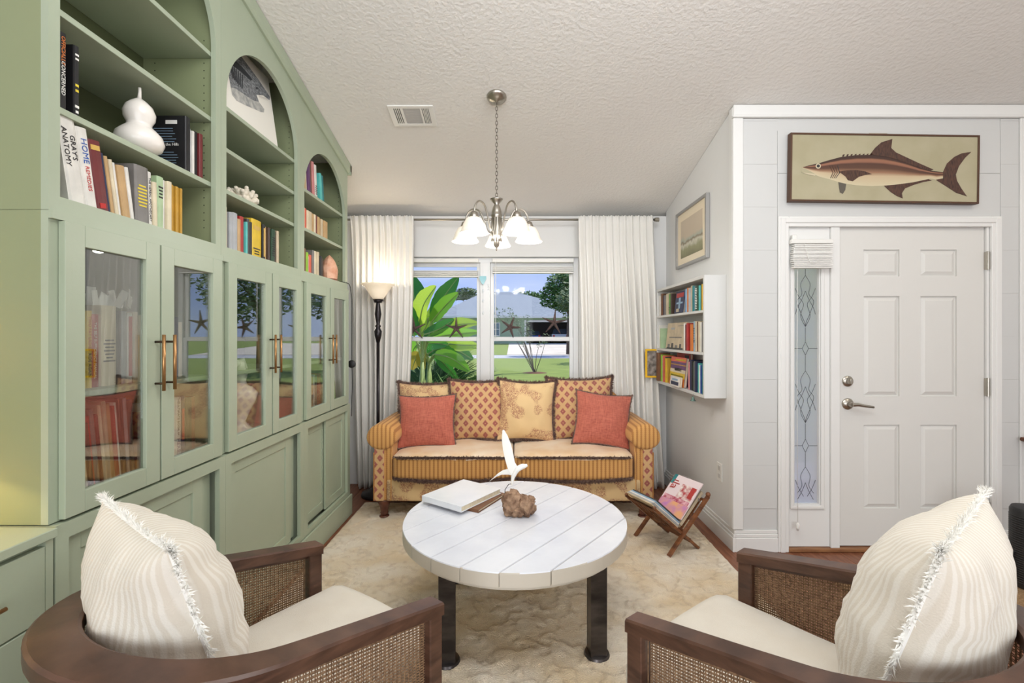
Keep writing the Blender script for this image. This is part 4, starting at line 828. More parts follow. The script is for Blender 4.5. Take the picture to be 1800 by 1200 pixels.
for k in range(5):
    a = pi/2+k*2*pi/5; d = Vector((cos(a), sin(a), 0)); P0 = Vector((cx, cy, 0)); rr = .21
    pts = smooth([P0+d*.024+Vector((0, 0, zz(412))), P0+d*.06+Vector((0, 0, zz(404))), P0+d*.085+Vector((0, 0, zz(385))), P0+d*.115+Vector((0, 0, zz(368))), P0+d*.16+Vector((0, 0, zz(364))), P0+d*.195+Vector((0, 0, zz(372))), P0+d*rr+Vector((0, 0, zz(388)))])
    m = MB(); m.tube(pts, .0055, 8); arm = m.obj('arm', NICKEL, t, smooth=True)
    Ms = Matrix.Translation(P0+d*rr); z0 = zz(384)
    m = MB(); m.lathe([(.008, z0), (.02, z0-.008), (.024, z0-.02), (.028, z0-.03), (.028, z0-.038)], 16, Ms); m.obj('socket_cup', NICKEL, t, smooth=True)
    m = MB(); m.lathe([(.024, z0-.034), (.045, z0-.045), (.062, z0-.075), (.074, z0-.11), (.085, z0-.128), (.083, z0-.13), (.072, z0-.112), (.06, z0-.077), (.043, z0-.048), (.022, z0-.038)], 28, Ms); m.obj('glass_shade', SHADE, t, smooth=True)
    m = MB(); m.sphere(P0+d*rr+Vector((0, 0, z0-.1)), .025, 12, (1, 1, 1.2)); m.obj('bulb', BULB, t, smooth=True)
    lamp('chandelier_bulb_light', 'POINT', P0+d*rr+Vector((0, 0, z0-.16)), 4.0, (1, .965, .92), radius=.04)

# ------------------------------------------------------------------ curtains on a rod
t = thing('curtain_rod', 'thin brushed nickel curtain rod above the window', 'curtain rod', (-.12, 4.03, 2.38)); yr = 4.03; zr = at(0, 386, yr).z
m = MB(); m.tube([(at(606, 0, yr).x, yr, zr), (at(1150, 0, yr).x, yr, zr)], .0095, 10); m.obj('pole', NICKEL, t, smooth=True)
for px, sg in ((1150, 1),): m = MB(); x = at(px, 0, yr).x; m.lathe([(.009, 0), (.017, .004), (.017, .014), (.02, .016), (.02, .04), (.01, .044)], 14, Matrix.Translation((x, yr, zr)) @ Matrix.Rotation(pi/2*sg, 4, 'Y')); m.obj('finial', NICKEL, t, auto=40)
for px in (700, 851, 1036): m = MB(); x = at(px, 0, yr).x; m.tube([(x, yr, zr-.012), (x, YB-.003, zr-.012)], .006, 8); m.cbox(x-.012, x+.012, YB-.008, YB-.0005, zr-.05, zr+.02, .002); m.obj('bracket', NICKEL, t)
def curtain(xt0, xt1, xb0, xb1, folds, seed, label, ybk=4.05):
    rnd_ = random.Random(seed); NX, NZ = folds*10, 36; m = MB(); ph = [rnd_.uniform(-.5, .5) for _ in range(folds+1)]; am = [rnd_.uniform(.6, 1.25) for _ in range(folds+1)]
    g = []
    for j in range(NZ+1):
        v = j/NZ; z = zr+.028-v*(zr+.028-.006); row_ = []
        for i in range(NX+1):
            u = i/NX; f = u*folds; k = int(min(f, folds-1)); a_ = am[k]*(1-(f-k))+am[k+1]*(f-k)
            A = (.012+.026*min(1, v*2.4))*a_
            x = (xt0+(xt1-xt0)*u)*(1-v)+(xb0+(xb1-xb0)*u)*v+.010*sin(v*5+ph[k]*3)*min(1, v*2)
            A = min(A, .010+v*.35); y = yr+.002-.024*max(0, 1-v*12)+A*sin(2*pi*f+ph[k]*1.2*v)+.004*sin(2*pi*f*2+v*3)
            if v < .03: z2 = z+.005*sin(2*pi*f*2.7+ph[k]*4)
            else: z2 = z
            y = min(y, YB-.022)
            row_.append(m.b.verts.new((x, y-.002, z2)))
        g.append(row_)
    for a, b in zip(g, g[1:]):
        for i in range(NX): m.face([a[i], a[i+1], b[i+1], b[i]])
    o = m.obj('curtain', CURTAIN, smooth=True); md = o.modifiers.new('thick', 'SOLIDIFY'); md.thickness = .003; recenter(o); return tag(o, label, 'curtain')
curtain(at(617, 0, yr).x, at(728, 0, yr).x, at(628, 0, yr).x, at(716, 0, yr).x, 10, 2, 'white gathered curtain on the left of the window behind the floor lamp')
curtain(at(1016, 0, yr).x, at(1146, 0, yr).x, at(1028, 0, yr).x, at(1169, 0, yr).x, 11, 5, 'white gathered curtain on the right of the window behind the sofa arm')

# ------------------------------------------------------------------ rug
hv = []; m = MB(); RX0, RX1, RY0, RY1 = -1.21, 1.275, .45, 3.66; NXr, NYr = 320, 420; g = []
for j in range(NYr+1):
    y = RY0+(RY1-RY0)*j/NYr; r_ = []
    for i in range(NXr+1):
        x = RX0+(RX1-RX0)*i/NXr
        a = noise.noise(Vector((x*10, y*12, 0)))+.7*noise.noise(Vector((x*24+4, y*30, 3)))
        w_ = sin((x*11+3.2*noise.noise(Vector((x*1.6, y*1.6, 7))))*2)+sin((y*34+5*noise.noise(Vector((x*2.2, y*2.2, 1)))))
        k_ = (a+.22*w_-.02)*5; h = .009*max(0, min(1, k_+.5)); hv.append(max(0, min(1, abs(k_-.1)*.9+.1))*.75+.25*(noise.noise(Vector((x*1.3, y*1.3, 9)))+.5))
        h += .003*noise.noise(Vector((x*34, y*34, 5)))+.0012*noise.noise(Vector((x*75, y*75, 2)))
        e = min(i, NXr-i, j, NYr-j); h *= min(1, e/3)
        r_.append(m.b.verts.new((x+.006*noise.noise(Vector((y*9, 0, 0)))*(i in (0, NXr)), y, .0125+h if e else .002)))
    g.append(r_)
for a, b in zip(g, g[1:]):
    for i in range(NXr): m.b.faces.new((a[i], a[i+1], b[i+1], b[i]))
RUG = mat('carved wool rug', (244, 232, 212), 1.0, c2=(230, 208, 172), nscale=3.2, nlo=.38, nhi=.62, bump=.9, bscale=190, detail=8, sheen=.2)
_n = RUG.node_tree; _vc = _n.nodes.new('ShaderNodeVertexColor'); _vc.layer_name = 'pile'; _mx = _n.nodes.new('ShaderNodeMixRGB'); _pb = _n.nodes['Principled BSDF']; _src = _pb.inputs['Base Color'].links[0].from_socket
_mx.inputs[1].default_value = lin((160, 128, 90)); _n.links.new(_src, _mx.inputs[2]); _n.links.new(_vc.outputs[0], _mx.inputs[0]); _n.links.new(_mx.outputs[0], _pb.inputs['Base Color'])
rug_o = m.obj('rug', RUG, smooth=True); _ca = rug_o.data.color_attributes.new('pile', 'FLOAT_COLOR', 'POINT')
for _i, _v in enumerate(hv): _v = .55+.45*_v; _ca.data[_i].color = (_v, _v, _v, 1)
tag(rug_o, 'large cream and tan rug with carved swirling pile under the table', 'rug'); ZR = .0185
# woven mat by the front door
m = MB(); m.cbox(1.75, 3.3, 2.12, 2.68, .002, .012, .003); tag(recenter(m.obj('door_mat', mat('jute mat', (178, 146, 106), 1, c2=(140, 108, 76), nscale=90, bump=.8, bscale=200))), 'tan woven mat on the floor in front of the front door', 'mat')

# ------------------------------------------------------------------ soft shapes
def rbox(sx, sy, sz, r, n=10, puff=(0, 0, 0), f=None):     # rounded box with puffed faces, centred
    b = bmesh.new(); bmesh.ops.create_cube(b, size=2); bmesh.ops.subdivide_edges(b, edges=b.edges[:], cuts=n, use_grid_fill=True)
    for v in b.verts:
        u = v.co.copy(); p = Vector((u.x*sx/2, u.y*sy/2, u.z*sz/2)); inn = Vector((max(-sx/2+r, min(sx/2-r, p.x)), max(-sy/2+r, min(sy/2-r, p.y)), max(-sz/2+r, min(sz/2-r, p.z))))
        d = p-inn
        if d.length > 1e-6: p = inn+d.normalized()*r
        p.x += puff[0]*u.x*(1-u.y**2)*(1-u.z**2); p.y += puff[1]*u.y*(1-u.x**2)*(1-u.z**2); p.z += puff[2]*u.z*(1-u.x**2)*(1-u.y**2)
        if f: p = f(p, u)
        v.co = p
    return b
def strands(m, pts, outs, n, ln, wd, rs, spread=.6, M=None):   # loose threads along a seam
    for _ in range(n):
        k = rs.uniform(0, len(pts)-1.001); i = int(k); p = pts[i].lerp(pts[i+1], k-i); o_ = outs[i]
        d = (o_+Vector((rs.uniform(-1, 1), rs.uniform(-1, 1), rs.uniform(-1, 1)))*spread).normalized(); l = ln*rs.uniform(.5, 1.15)
        s_ = d.orthogonal().normalized()*wd; d2 = (d+Vector((rs.uniform(-.6, .6), rs.uniform(-.6, .6), rs.uniform(-.9, .2)))).normalized()
        q = [p-s_, p+s_, p+d*l*.6+s_*.8, p+d*l*.6-s_*.8]; v = m.vs(q, M); m.face(v); e = m.vs([p+d*l*.6+d2*l*.45], M); m.face([v[3], v[2], e[0]])
        s2 = d.cross(s_.normalized())*wd; v = m.vs([p-s2, p+s2, p+d*l*.9], M); m.face(v)
def pillow(name, wd, hg, th_, mt, fr_mat, label, M, seed, group=None, fr_len=.032, fr_n=2000, corner=.10, wr=.008, sag=0, pw=.55, shape=None, fw=.0028):
    rs = random.Random(seed); N = 30; so = Vector((seed*3.1, seed*1.7, 0)); t = bmesh.new(); top = {}; bot = {}
    def pt(u, v, s):
        px = wd/2*u*(1-corner*(1-v*v)); pz = hg/2*v*(1-corner*(1-u*u))
        k = max(0, (1-u*u))*max(0, (1-v*v)); y = s*th_/2*(k**pw)
        w_ = wr*(k**.3)*(noise.noise(Vector((u*2.3, v*2.3, s))+so)*1.6+.8*noise.noise(Vector((u*5, v*5, s*2))+so))
        rad = sqrt(u*u+v*v); w_ += .35*wr*sin(14*math.atan2(v, u)+seed)*max(0, rad-.55)*(k**.25)*2
        z_ = pz-sag*(1-abs(v))*k
        q = Vector((px, y+s*w_, z_+hg/2))
        if shape: q = shape(q, u, v, s)
        return q
    for s, D in ((1, top), (-1, bot)):
        for i in range(N+1):
            for j in range(N+1):
                u, v = sin((i/N*2-1)*pi/2*.999), sin((j/N*2-1)*pi/2*.999)
                if s == -1 and (i in (0, N) or j in (0, N)): D[i, j] = top[i, j]
                else: D[i, j] = t.verts.new(pt(u, v, s))
        for i in range(N):
            for j in range(N):
                try: t.faces.new([D[i, j], D[i+1, j], D[i+1, j+1], D[i, j+1]])
                except ValueError: pass
    per = [(i, 0) for i in range(N)]+[(N, j) for j in range(N)]+[(N-i, N) for i in range(N)]+[(0, N-j) for j in range(N)]+[(0, 0)]
    P_ = [top[k].co.copy() for k in per]; cen = Vector((0, 0, hg/2)); O_ = [((p-cen)*1).normalized() for p in P_]
    m = MB(); m.merge(t); o = m.obj(name, mt, smooth=True); o.matrix_world = M; tag(o, label, 'pillow', group)
    m = MB(); strands(m, P_, O_, int(fr_n*1.6), fr_len, fw, rs); f = m.obj('fringe', fr_mat); f.parent = o; f['kind'] = 'stuff'
    m = MB(); m.tube(P_, .006, 6); f = m.obj('seam_piping', fr_mat); f.parent = o
    return o

# ------------------------------------------------------------------ sofa
SX = -.01; t = thing('sofa', 'gold striped and brocade sofa with rolled arms under the window', 'sofa', (SX, 3.3, 0)); ZS = .14
m = MB(); m.merge(rbox(1.86, .68, .165, .02, 8), Matrix.Translation((SX, 3.655, ZS+.0825))); m.obj('base', F_FLORAL, t, smooth=True)
# back with a humped top
m = MB(); out = [(-.95, .30), (-.95, .68)]+[(-.95+.24*(1-cos(a)), .68+.235*sin(a)) for a in [i*pi/20 for i in range(1, 11)]]
out = out+[(-x, z) for x, z in out[::-1]]
m.loft([[(SX+x*s_, y, z0+(z-z0)*s_) for x, z in out] for y, s_, z0 in ((3.885, .985, .3), (3.90, 1, .3), (3.975, 1, .3), (3.985, .985, .3))]); m.obj('back', F_STRIPE, t, auto=50)
# arms
for sg in (-1, 1):
    xa = SX+sg*.955
    m = MB(); m.cbox(xa-.066, xa+.066, 3.335, 3.97, ZS, .62, .012); m.obj('arm_side', F_STRIPE, t)
    m = MB(); m.cbox(xa-.062 if sg < 0 else xa-.008, xa+.008 if sg < 0 else xa+.062, 3.322, 3.336, ZS+.005, .6, .004); m.obj('arm_front_panel', F_DIAMOND, t)
    m = MB(); rc = (xa+sg*.012, .595); rings = []
    for y, s_ in ((3.312, .72), (3.318, .92), (3.335, 1), (3.6, 1.0), (3.86, 1.0), (3.97, .95)):
        rings.append([(rc[0]+.108*s_*cos(a)*1.02, y, rc[1]+(.102 if sin(a) > 0 else .088)*s_*sin(a)+.01) for a in [i*2*pi/28 for i in range(28)]])
    m.loft(rings); m.obj('arm_roll', F_STRIPE, t, smooth=True)
    m = MB(); m.tube([(xa-sg*.06, 3.322, ZS+.01), (xa-sg*.064, 3.322, .5)], .005, 6); m.tube([(xa+sg*.064, 3.322, ZS+.01), (xa+sg*.064, 3.322, .5)], .005, 6); m.obj('arm_piping', F_STRIPE, t)
LEGW = mat('mahogany turned leg', (112, 62, 44), .35, c2=(74, 38, 28), nscale=12)
for x in (-.965, .945):
    for y in (3.365, 3.93):
        m = MB(); m.lathe([(.02, ZR), (.036, ZR+.002), (.036, ZR+.008), (.014, ZR+.012)], 16, Matrix.Translation((x, y, 0))); m.lathe([(.022, ZR+.01), (.03, ZR+.03), (.026, ZR+.04), (.032, ZR+.07), (.04, ZR+.095), (.046, ZR+.105), (.04, ZR+.118), (.044, ZS)], 18, Matrix.Translation((x, y, 0))); m.obj('leg', LEGW, t, smooth=True)
# seat cushions
for k, (x0, x1) in enumerate(((-.885, .0), (.002, .875))):
    cxm, wdm = SX+(x0+x1)/2, (x1-x0)-.004
    def fsh(p, u):
        p.y -= .035*(1-u.x**2)*max(0, -u.y); p.z += .022*(1-u.x**2)*(1 if u.z > 0 else .4)*(.5-.5*u.y)*0+.012*noise.noise(Vector((p.x*6, p.y*6, k*5)))*(u.z > 0); return p
    Mq = Matrix.Translation((cxm, 3.59, .40)); bb = rbox(wdm, .60, .185, .035, 12, (0, .0, .022), fsh)
    for v in bb.verts: v.co = Mq @ v.co
    m = MB(); m.merge(bb); c_ = m.obj('seat_cushion', F_SEAT, t, smooth=True); c_.data.materials.append(F_STRIPE)
    for p in c_.data.polygons:
        if p.center.z < .465: p.material_index = 1
    rs = random.Random(9+k)
    for z, ln in ((.472, .016), (.325, .022)):
        pts = [Vector((cxm+wdm/2*.985*(i/20-1)*1, 0, 0)) for i in range(0)]
        pts = [Vector((cxm+wdm*.49*(i/20*2-1), 3.59-.30+.004-.035*(1-(i/20*2-1)**2)+(.03 if i in (0, 20) else 0), z+(.012*(1-(i/20*2-1)**2) if z > .4 else -.01*(1-(i/20*2-1)**2)))) for i in range(21)]
        m = MB(); strands(m, pts, [Vector((0, -1, -.5))]*21, 2600, ln*1.35, .003, rs, .9); f = m.obj('fringe', FRINGE, c_); f['kind'] = 'stuff'
SG = 'fringed pillows along the sofa back'
def PM(x, y, z, rx=-12, ry=0, rz=0): return Matrix.Translation((x, y, z)) @ Matrix.Rotation(R(rz), 4, 'Z') @ Matrix.Rotation(R(ry), 4, 'Y') @ Matrix.Rotation(R(rx), 4, 'X')
zq = .505
pillow('pillow', .47, .46, .19, F_FLORAL, FRINGE, 'tan brocade pillow at the left end of the sofa, behind the coral one', PM(-.74, 3.74, zq), 1, SG)
pillow('pillow', .455, .49, .19, F_DIAMOND, FRINGE, 'red diamond patterned pillow left of centre on the sofa', PM(-.315, 3.69, zq-.005), 2, SG)
pillow('pillow', .465, .49, .20, F_FLORAL, FRINGE, 'tan brocade pillow right of centre on the sofa, between the diamond patterned ones', PM(.085, 3.67, zq-.005, ry=2), 3, SG)
pillow('pillow', .54, .51, .20, F_DIAMOND, FRINGE, 'red diamond patterned pillow partly hidden by the coral pillow, right side of sofa', PM(.55, 3.72, zq-.005, ry=-1), 4, SG)
pillow('pillow', .45, .41, .17, F_RED, FRINGE, 'coral red pillow at the left end of the sofa', PM(-.68, 3.50, zq-.015, -18, -1, 4), 5, 'coral pillows', .014, 900)
pillow('pillow', .44, .42, .17, F_RED, FRINGE, 'coral red pillow tilted against the right end of the sofa', PM(.66, 3.50, zq-.005, -18, 6, -4), 6, 'coral pillows', .014, 900)

# ------------------------------------------------------------------ floor lamp
lx, ly = -1.16, 3.86; t = thing('floor_lamp', 'dark bronze torchiere floor lamp with a frosted bowl beside the bookcase', 'floor lamp', (lx, ly, 0)); ML = WM[t.name]
lz = lambda py: at(0, py, ly).z
m = MB(); m.lathe([(.135, 0.0), (.14, .012), (.132, .03), (.07, .045), (.06, .06), (.035, .075), (.022, .1), (.014, .11)], 30, ML); m.obj('base', DARKM, t, smooth=True)
m = MB(); m.lathe([(.0135, .1), (.0135, lz(602))], 14, ML); m.obj('pole', DARKM, t, smooth=True)
m = MB(); m.lathe([(.014, lz(602)), (.028, lz(590)), (.032, lz(582)), (.016, lz(576)), (.026, lz(573)), (.014, lz(570)), (.018, lz(564)), (.028, lz(552)), (.02, lz(540)), (.012, lz(528)), (.014, lz(520)), (.04, lz(508))], 18, ML); m.obj('turned_collar', DARKM, t, smooth=True)
m = MB(); m.lathe([(.04, lz(527)), (.044, lz(526)), (.03, lz(532))], 18, ML); m.obj('switch_housing', DARKM, t, smooth=True)
m = MB(); m.tube([(lx+.02, ly-.02, lz(529)), (lx+.06, ly-.03, lz(529))], .003, 6); m.obj('switch', DARKM, t)
BOWL = mat('lit frosted bowl', (236, 226, 208), .35, emit=.3, ecol=(255, 228, 190))
m = MB(); m.lathe([(.03, lz(527)), (.055, lz(522)), (.085, lz(512)), (.112, lz(503)), (.142, lz(500)), (.142, lz(499)), (.11, lz(501)), (.082, lz(510)), (.05, lz(520)), (.02, lz(524))], 32, ML); m.obj('glass_bowl', BOWL, t, smooth=True)
lamp('floor_lamp_light', 'POINT', (lx, ly, lz(503)), 3.5, (1, .86, .66), radius=.04)

# ------------------------------------------------------------------ coffee table
tx, ty, tz, tr = 0.0, 2.21, .48, .53; t = thing('coffee_table', 'round white plank-top coffee table on dark steel legs', 'coffee table', (tx, ty, 0))
ang = R(51.2); dv = Vector((cos(ang), sin(ang), 0)); nv = Vector((-sin(ang), cos(ang), 0)); C0 = Vector((tx, ty, 0))
TW = mat('white washed planks sky tint', (232, 234, 240), .26, c2=(220, 222, 230), nscale=5, detail=8, bump=.1, bscale=22); TS = mat('white plank edge', (208, 200, 186), .5)  # plank tops carry the bluish sky reflection in their colour
pw_ = .142
for k in range(-4, 4):
    a0, a1 = max(k*pw_+.0021, -tr+.001), min((k+1)*pw_-.0021, tr-.001)
    if a1-a0 < .01: continue
    pts = []
    n = 14
    for i in range(n+1): s_ = a0+(a1-a0)*i/n; pts.append((s_, sqrt(max(0, tr*tr-s_*s_))))
    for i in range(n+1): s_ = a1+(a0-a1)*i/n; pts.append((s_, -sqrt(max(0, tr*tr-s_*s_))))
    def W(s_, q, z, ins=0):
        c_ = Vector((s_, q)); p = C0+nv*s_+dv*q
        if ins: sc_ = max(-1, min(1, (s_-(a0+a1)/2)/((a1-a0)/2))); p = p-nv*sc_*ins-dv*(q/max(.01, abs(q)))*ins if abs(q) > .01 else p-nv*sc_*ins
        return (p.x, p.y, z)
    m = MB(); m.loft([[W(s_, q, tz-.056) for s_, q in pts], [W(s_, q, tz-.004) for s_, q in pts], [W(s_, q, tz, .0018) for s_, q in pts]]); pk = m.obj('plank', TW, t); pk.data.materials.append(TS)
    for p in pk.data.polygons:
        if abs(p.normal.z) < .3: p.material_index = 1
m = MB(); m.lathe([(tr-.02, tz-.075), (tr-.02, tz-.0565)], 48, Matrix.Translation((tx, ty, 0))); m.obj('under_frame', TS, t); m = MB(); m.lathe([(tr-.012, tz-.0563), (tr-.012, tz-.0561)], 48, Matrix.Translation((tx, ty, 0)))
m.obj('under_board', mat('dark underside', (60, 54, 50), .8), t)
STEEL = mat('blackened steel', (58, 54, 54), .3, .8, c2=(92, 86, 84), nscale=7, nstretch=(1, 1, 3))
for (ox, oy) in ((-.278, -.34), (.344, -.30), (.30, .32), (-.33, .29)):
    x, y = tx+ox, ty+oy; m = MB(); Mt = Matrix.Translation((x, y, 0)) @ Matrix.Rotation(R(6), 4, 'Z')
    m.cbox(-.034, .034, -.034, -.028, .03, tz-.0765, .001, Mt); m.cbox(-.034, .034, .028, .034, .03, tz-.0765, .001, Mt); m.cbox(-.006, .006, -.028, .028, .03, tz-.0765, .001, Mt); m.cbox(-.034, -.028, -.028, .028, .03, tz-.0765, .001, Mt); m.obj('leg', STEEL, t)
    m = MB(); m.lathe([(.052, ZR), (.054, ZR+.004), (.05, ZR+.012), (.04, ZR+.015)], 24, Mt); m.obj('foot_plate', STEEL, t, auto=40)
# books on the table
def flatbook(cx_, cy_, z, w_, d_, h_, rz, c, label):
    m = MB(); Mb = Matrix.Translation((cx_, cy_, z)) @ Matrix.Rotation(rz, 4, 'Z')
    m.cbox(-w_/2, w_/2, -d_/2, d_/2, 0, .003, .0008, Mb); m.cbox(-w_/2, w_/2, -d_/2, d_/2, h_-.003, h_, .0008, Mb); m.cbox(-w_/2, -w_/2+.004, -d_/2, d_/2, .003, h_-.003, .0008, Mb)
    o = m.obj('book', c); tag(o, label, 'book'); 
    m = MB(); m.box(-w_/2+.005, w_/2-.005, -d_/2+.005, d_/2-.005, .0032, h_-.0032, Mb); p = m.obj('pages', PAGES); p.parent = o
    o['group'] = 'books lying on the coffee table'; return o
A_ = at(744, 873, 0.0001)
def on_table(px, py, z=tz): Y = (1.36-z)*800/(py-588); return Vector(((px-905)*Y/800, Y, z))
zt2 = tz+.045
c1, c2_, c3, c4 = [on_table(*q, zt2) for q in ((744, 873), (817, 839), (879, 862), (808, 888))]
cen = (c1+c2_+c3+c4)/4; rzb = math.atan2((c3-c4).y+(c2_-c1).y, (c3-c4).x+(c2_-c1).x); wB = ((c2_-c1).length+(c3-c4).length)/2; dB = ((c4-c1).length+(c3-c2_).length)/2
flatbook(cen.x+.07, cen.y-.005, tz+.0004, .27, .21, .016, rzb+.12, cm('brown'), 'slim brown book lying beneath the large white book on the table')
flatbook(cen.x, cen.y, tz+.017, wB, dB, .029, rzb, mat('glossy white cover', (240, 240, 242), .22, c2=(226, 228, 232), nscale=4), 'large white hardback picture book lying on the round table')
# driftwood bird sculpture
p0 = on_table(910, 905); t = thing('bird_sculpture', 'white wooden gull mounted on a knotty driftwood base on the round table', 'sculpture', (p0.x, p0.y, tz))
random.seed(11); m = MB()
def rock(c, r, sc, seed, n=16):
    b = bmesh.new(); bmesh.ops.create_icosphere(b, subdivisions=4, radius=1)
    for v in b.verts:
        d = v.co.normalized(); q = d*2.2+Vector((seed, 0, 0)); k = 1+.35*noise.noise(q)+.28*abs(noise.noise(q*2.6))+.12*noise.noise(q*6)-.18*(abs(noise.noise(q*3.5+Vector((9, 9, 9)))) < .06)
        v.co = Vector((d.x*sc[0], d.y*sc[1], d.z*sc[2]))*r*k+Vector(c)
        if v.co.z < tz+.0005: v.co.z = tz+.0005
    return b
m.merge(rock((p0.x-.025, p0.y+.0, tz+.055), .05, (.95, .9, 1.15), 1.3)); m.merge(rock((p0.x+.038, p0.y-.005, tz+.045), .046, (1.0, .9, 1.0), 5.1)); m.merge(rock((p0.x, p0.y-.015, tz+.03), .04, (1, .8, .8), 8.7)); m.merge(rock((p0.x-.045, p0.y, tz+.085), .03, (1, .9, .9), 3.7)); m.merge(rock((p0.x+.06, p0.y+.01, tz+.07), .024, (1, .9, .8), 2.7))
m.obj('driftwood', mat('driftwood', (180, 148, 120), .85, c2=(120, 90, 70), nscale=26, detail=8, bump=.8, bscale=60), t, smooth=True)
py_ = p0.y; g3 = lambda px, py, dy=0: at(px, py, py_+dy)
m = MB(); m.tube([g3(887, 872), g3(888, 860), g3(894, 851), g3(899, 850)], .0016, 6); m.obj('wire', DARKM, t, smooth=True)
BIRD = mat('white painted wood', (240, 238, 232), .5)
m = MB(); pts = smooth([g3(900, 853), g3(901, 842), g3(904, 833), g3(909, 825), g3(917, 820), g3(922, 819), g3(927, 817)]); rr_ = [.002+.012*sin(min(1, i/(len(pts)-1)*1.0)*pi*.93)**.8 for i in range(len(pts))]; m.tube(pts, rr_, 10); m.obj('body', BIRD, t, smooth=True)
def wing(sec):
    m = MB(); m.loft([[g3(a[0], a[1], dy-.004), g3((a[0]+b[0])/2, (a[1]+b[1])/2, dy-.007), g3(b[0], b[1], dy-.003), g3((a[0]+b[0])/2, (a[1]+b[1])/2, dy+.0)] for a, b, dy in sec]); m.obj('wing', BIRD, t, auto=50)
wing([((901, 838), (912, 824), 0), ((893, 825), (905, 812), .0), ((888, 808), (902, 797), .005), ((884, 790), (898, 780), .012), ((882, 772), (892, 765), .02), ((883, 756), (886, 755), .025)])
wing([((903, 836), (902, 826), 0), ((894, 834), (892, 824), .008), ((882, 834), (884, 826), .015), ((872, 838), (875, 832), .02), ((860, 846), (861, 845), .025)])

# ------------------------------------------------------------------ magazine rack
f0, f1, fb = Vector((.93, 2.754, ZR)), Vector((1.164, 2.848, .004)), Vector((-.13, .276, 0)); MW = mat('rack wood', (134, 84, 50), .4, c2=(92, 54, 34), nscale=14, nstretch=(1, 1, 4))
f1.z = ZR
t = thing('magazine_rack', 'small folding wooden magazine rack with crossed legs by the right wall', 'magazine rack', (1.0, 2.95, 0))
uL = Vector((.845, 2.70, .315)); uR = Vector((1.225, 2.885, .335))
for k in (0, 1):
    o_ = fb*k; sh = Vector((-.018, .038, 0))*.55*(1 if k == 0 else -1)
    m = MB(); m.bar(f0+o_, uR+o_, .022, .016); m.obj('leg', MW, t); m = MB(); m.bar(f1+o_+sh, uL+o_+sh, .022, .016); m.obj('leg', MW, t)
    m = MB(); m.sphere(uR+o_+Vector((0, 0, .012)), .016, 10); m.obj('knob', MW, t, smooth=True); m = MB(); m.sphere(uL+o_+sh+Vector((0, 0, .008)), .012, 10); m.obj('knob', MW, t, smooth=True)
cr0 = (f0+(uR-f0)*.36)
for base, tip, sgn in ((f0, uR, 1), (f1, uL, -1)):
    for tt in (.40, .93):
        a = base+(tip-base)*tt; m = MB(); m.bar(a+fb*.03, a+fb*.97, .014, .014); m.obj('rail', MW, t)
    for k in range(7):
        s_ = .12+.76*k/6; a = base+(tip-base)*.41+fb*s_; b = base+(tip-base)*.92+fb*s_; m = MB(); m.bar(a, b, .014, .006); m.obj('slat', MW, t)
m = MB(); a = f1+(uL-f1)*.22; m.bar(a+fb*.04, a+fb*.96, .014, .02); m.obj('rail', MW, t)
# magazines: sheets lying against the left panel and one open cover leaning on the right
vL = (uL-f1).normalized(); vR = (uR-f0).normalized(); nL = fb.normalized().cross(vL); nR = fb.normalized().cross(vR)
if nL.z < 0: nL = -nL
if nR.z < 0: nR = -nR
def mag(base, v, n_, off, w0, w1, ln, th_, c, label, start=.0, bend=0):
    m = MB(); e = fb.normalized(); rings = []
    for i in range(7):
        s_ = start+ln*i/6; o_ = base+v*s_+n_*(off+bend*sin(i/6*pi*.5)**2); q = lambda w_, z_: o_+e*w_+n_*z_
        rings.append([q(w0, 0), q(w1, 0), q(w1, th_), q(w0, th_)])
    m.loft(rings); o = m.obj('magazine', c); tag(o, label, 'magazine', 'magazines in the wooden rack'); return o, rings
crL = f1+(uL-f1)*.42; crR = f0+(uR-f0)*.42
for k, (c, lab) in enumerate((('beige', 'beige magazine lying lowest against the left side of the rack'), ('silver', 'silver grey magazine second from bottom on the left of the rack'), ('white', 'white magazine in the middle of the left bundle in the rack'), ('pale blue', 'pale blue magazine near the top of the left bundle in the rack'), ('dark grey', 'dark magazine on top of the left bundle in the rack'))):
    mag(crL, vL, nL, .012+k*.010, .035+.003*k, .26+.002*k, .28-.01*k, .0075, cm(c), lab, .02)
mag(crR, vR, nR, .014, .03, .25, .255, .02, cm('beige'), 'thick beige magazine lowest against the right side of the rack', .01)
mag(crR, vR, nR, .036, .035, .25, .265, .012, cm('grey'), 'grey curling magazine behind the colourful one on the right of the rack', .01, .006)
o, rg = mag(crR, vR, nR, .052, .02, .25, .27, .008, mat('bright magazine cover', (232, 214, 216), .3), 'bright pink and red magazine on top with large red letters', .03, .012)
# printed blocks on its cover
e = fb.normalized()
def cov(w0, w1, s0, s1, mt, nm='cover_print'):
    m = MB(); q = []
    for s_, w_ in ((s0, w0), (s0, w1), (s1, w1), (s1, w0)):
        i = s_/.27; q.append(crR+vR*(.03+s_)+nR*(.0606+.012*sin(i*pi*.5)**2)+e*w_)
    m.loft([q, [p+nR*.0006 for p in q]]); m.obj(nm, mt, o)
cov(.02, .25, .0, .09, mat('cover violet', (196, 128, 190), .4, c2=(228, 168, 120), nscale=16)); cov(.03, .24, .09, .12, mat('cover berry', (176, 70, 90), .4, c2=(230, 180, 190), nscale=40)); cov(.03, .15, .12, .22, mat('cover food', (236, 226, 220), .4, c2=(176, 60, 66), nscale=34)); cov(.035, .07, .14, .22, mat('cover red', (206, 60, 58), .4)); cov(.225, .25, .2, .27, mat('cover teal', (40, 160, 136), .4))
Mtx = Matrix.Identity(4); xa_ = -vR; 
ctr = crR+vR*(.03+.20)+nR*(.0615+.0105)+e*.205
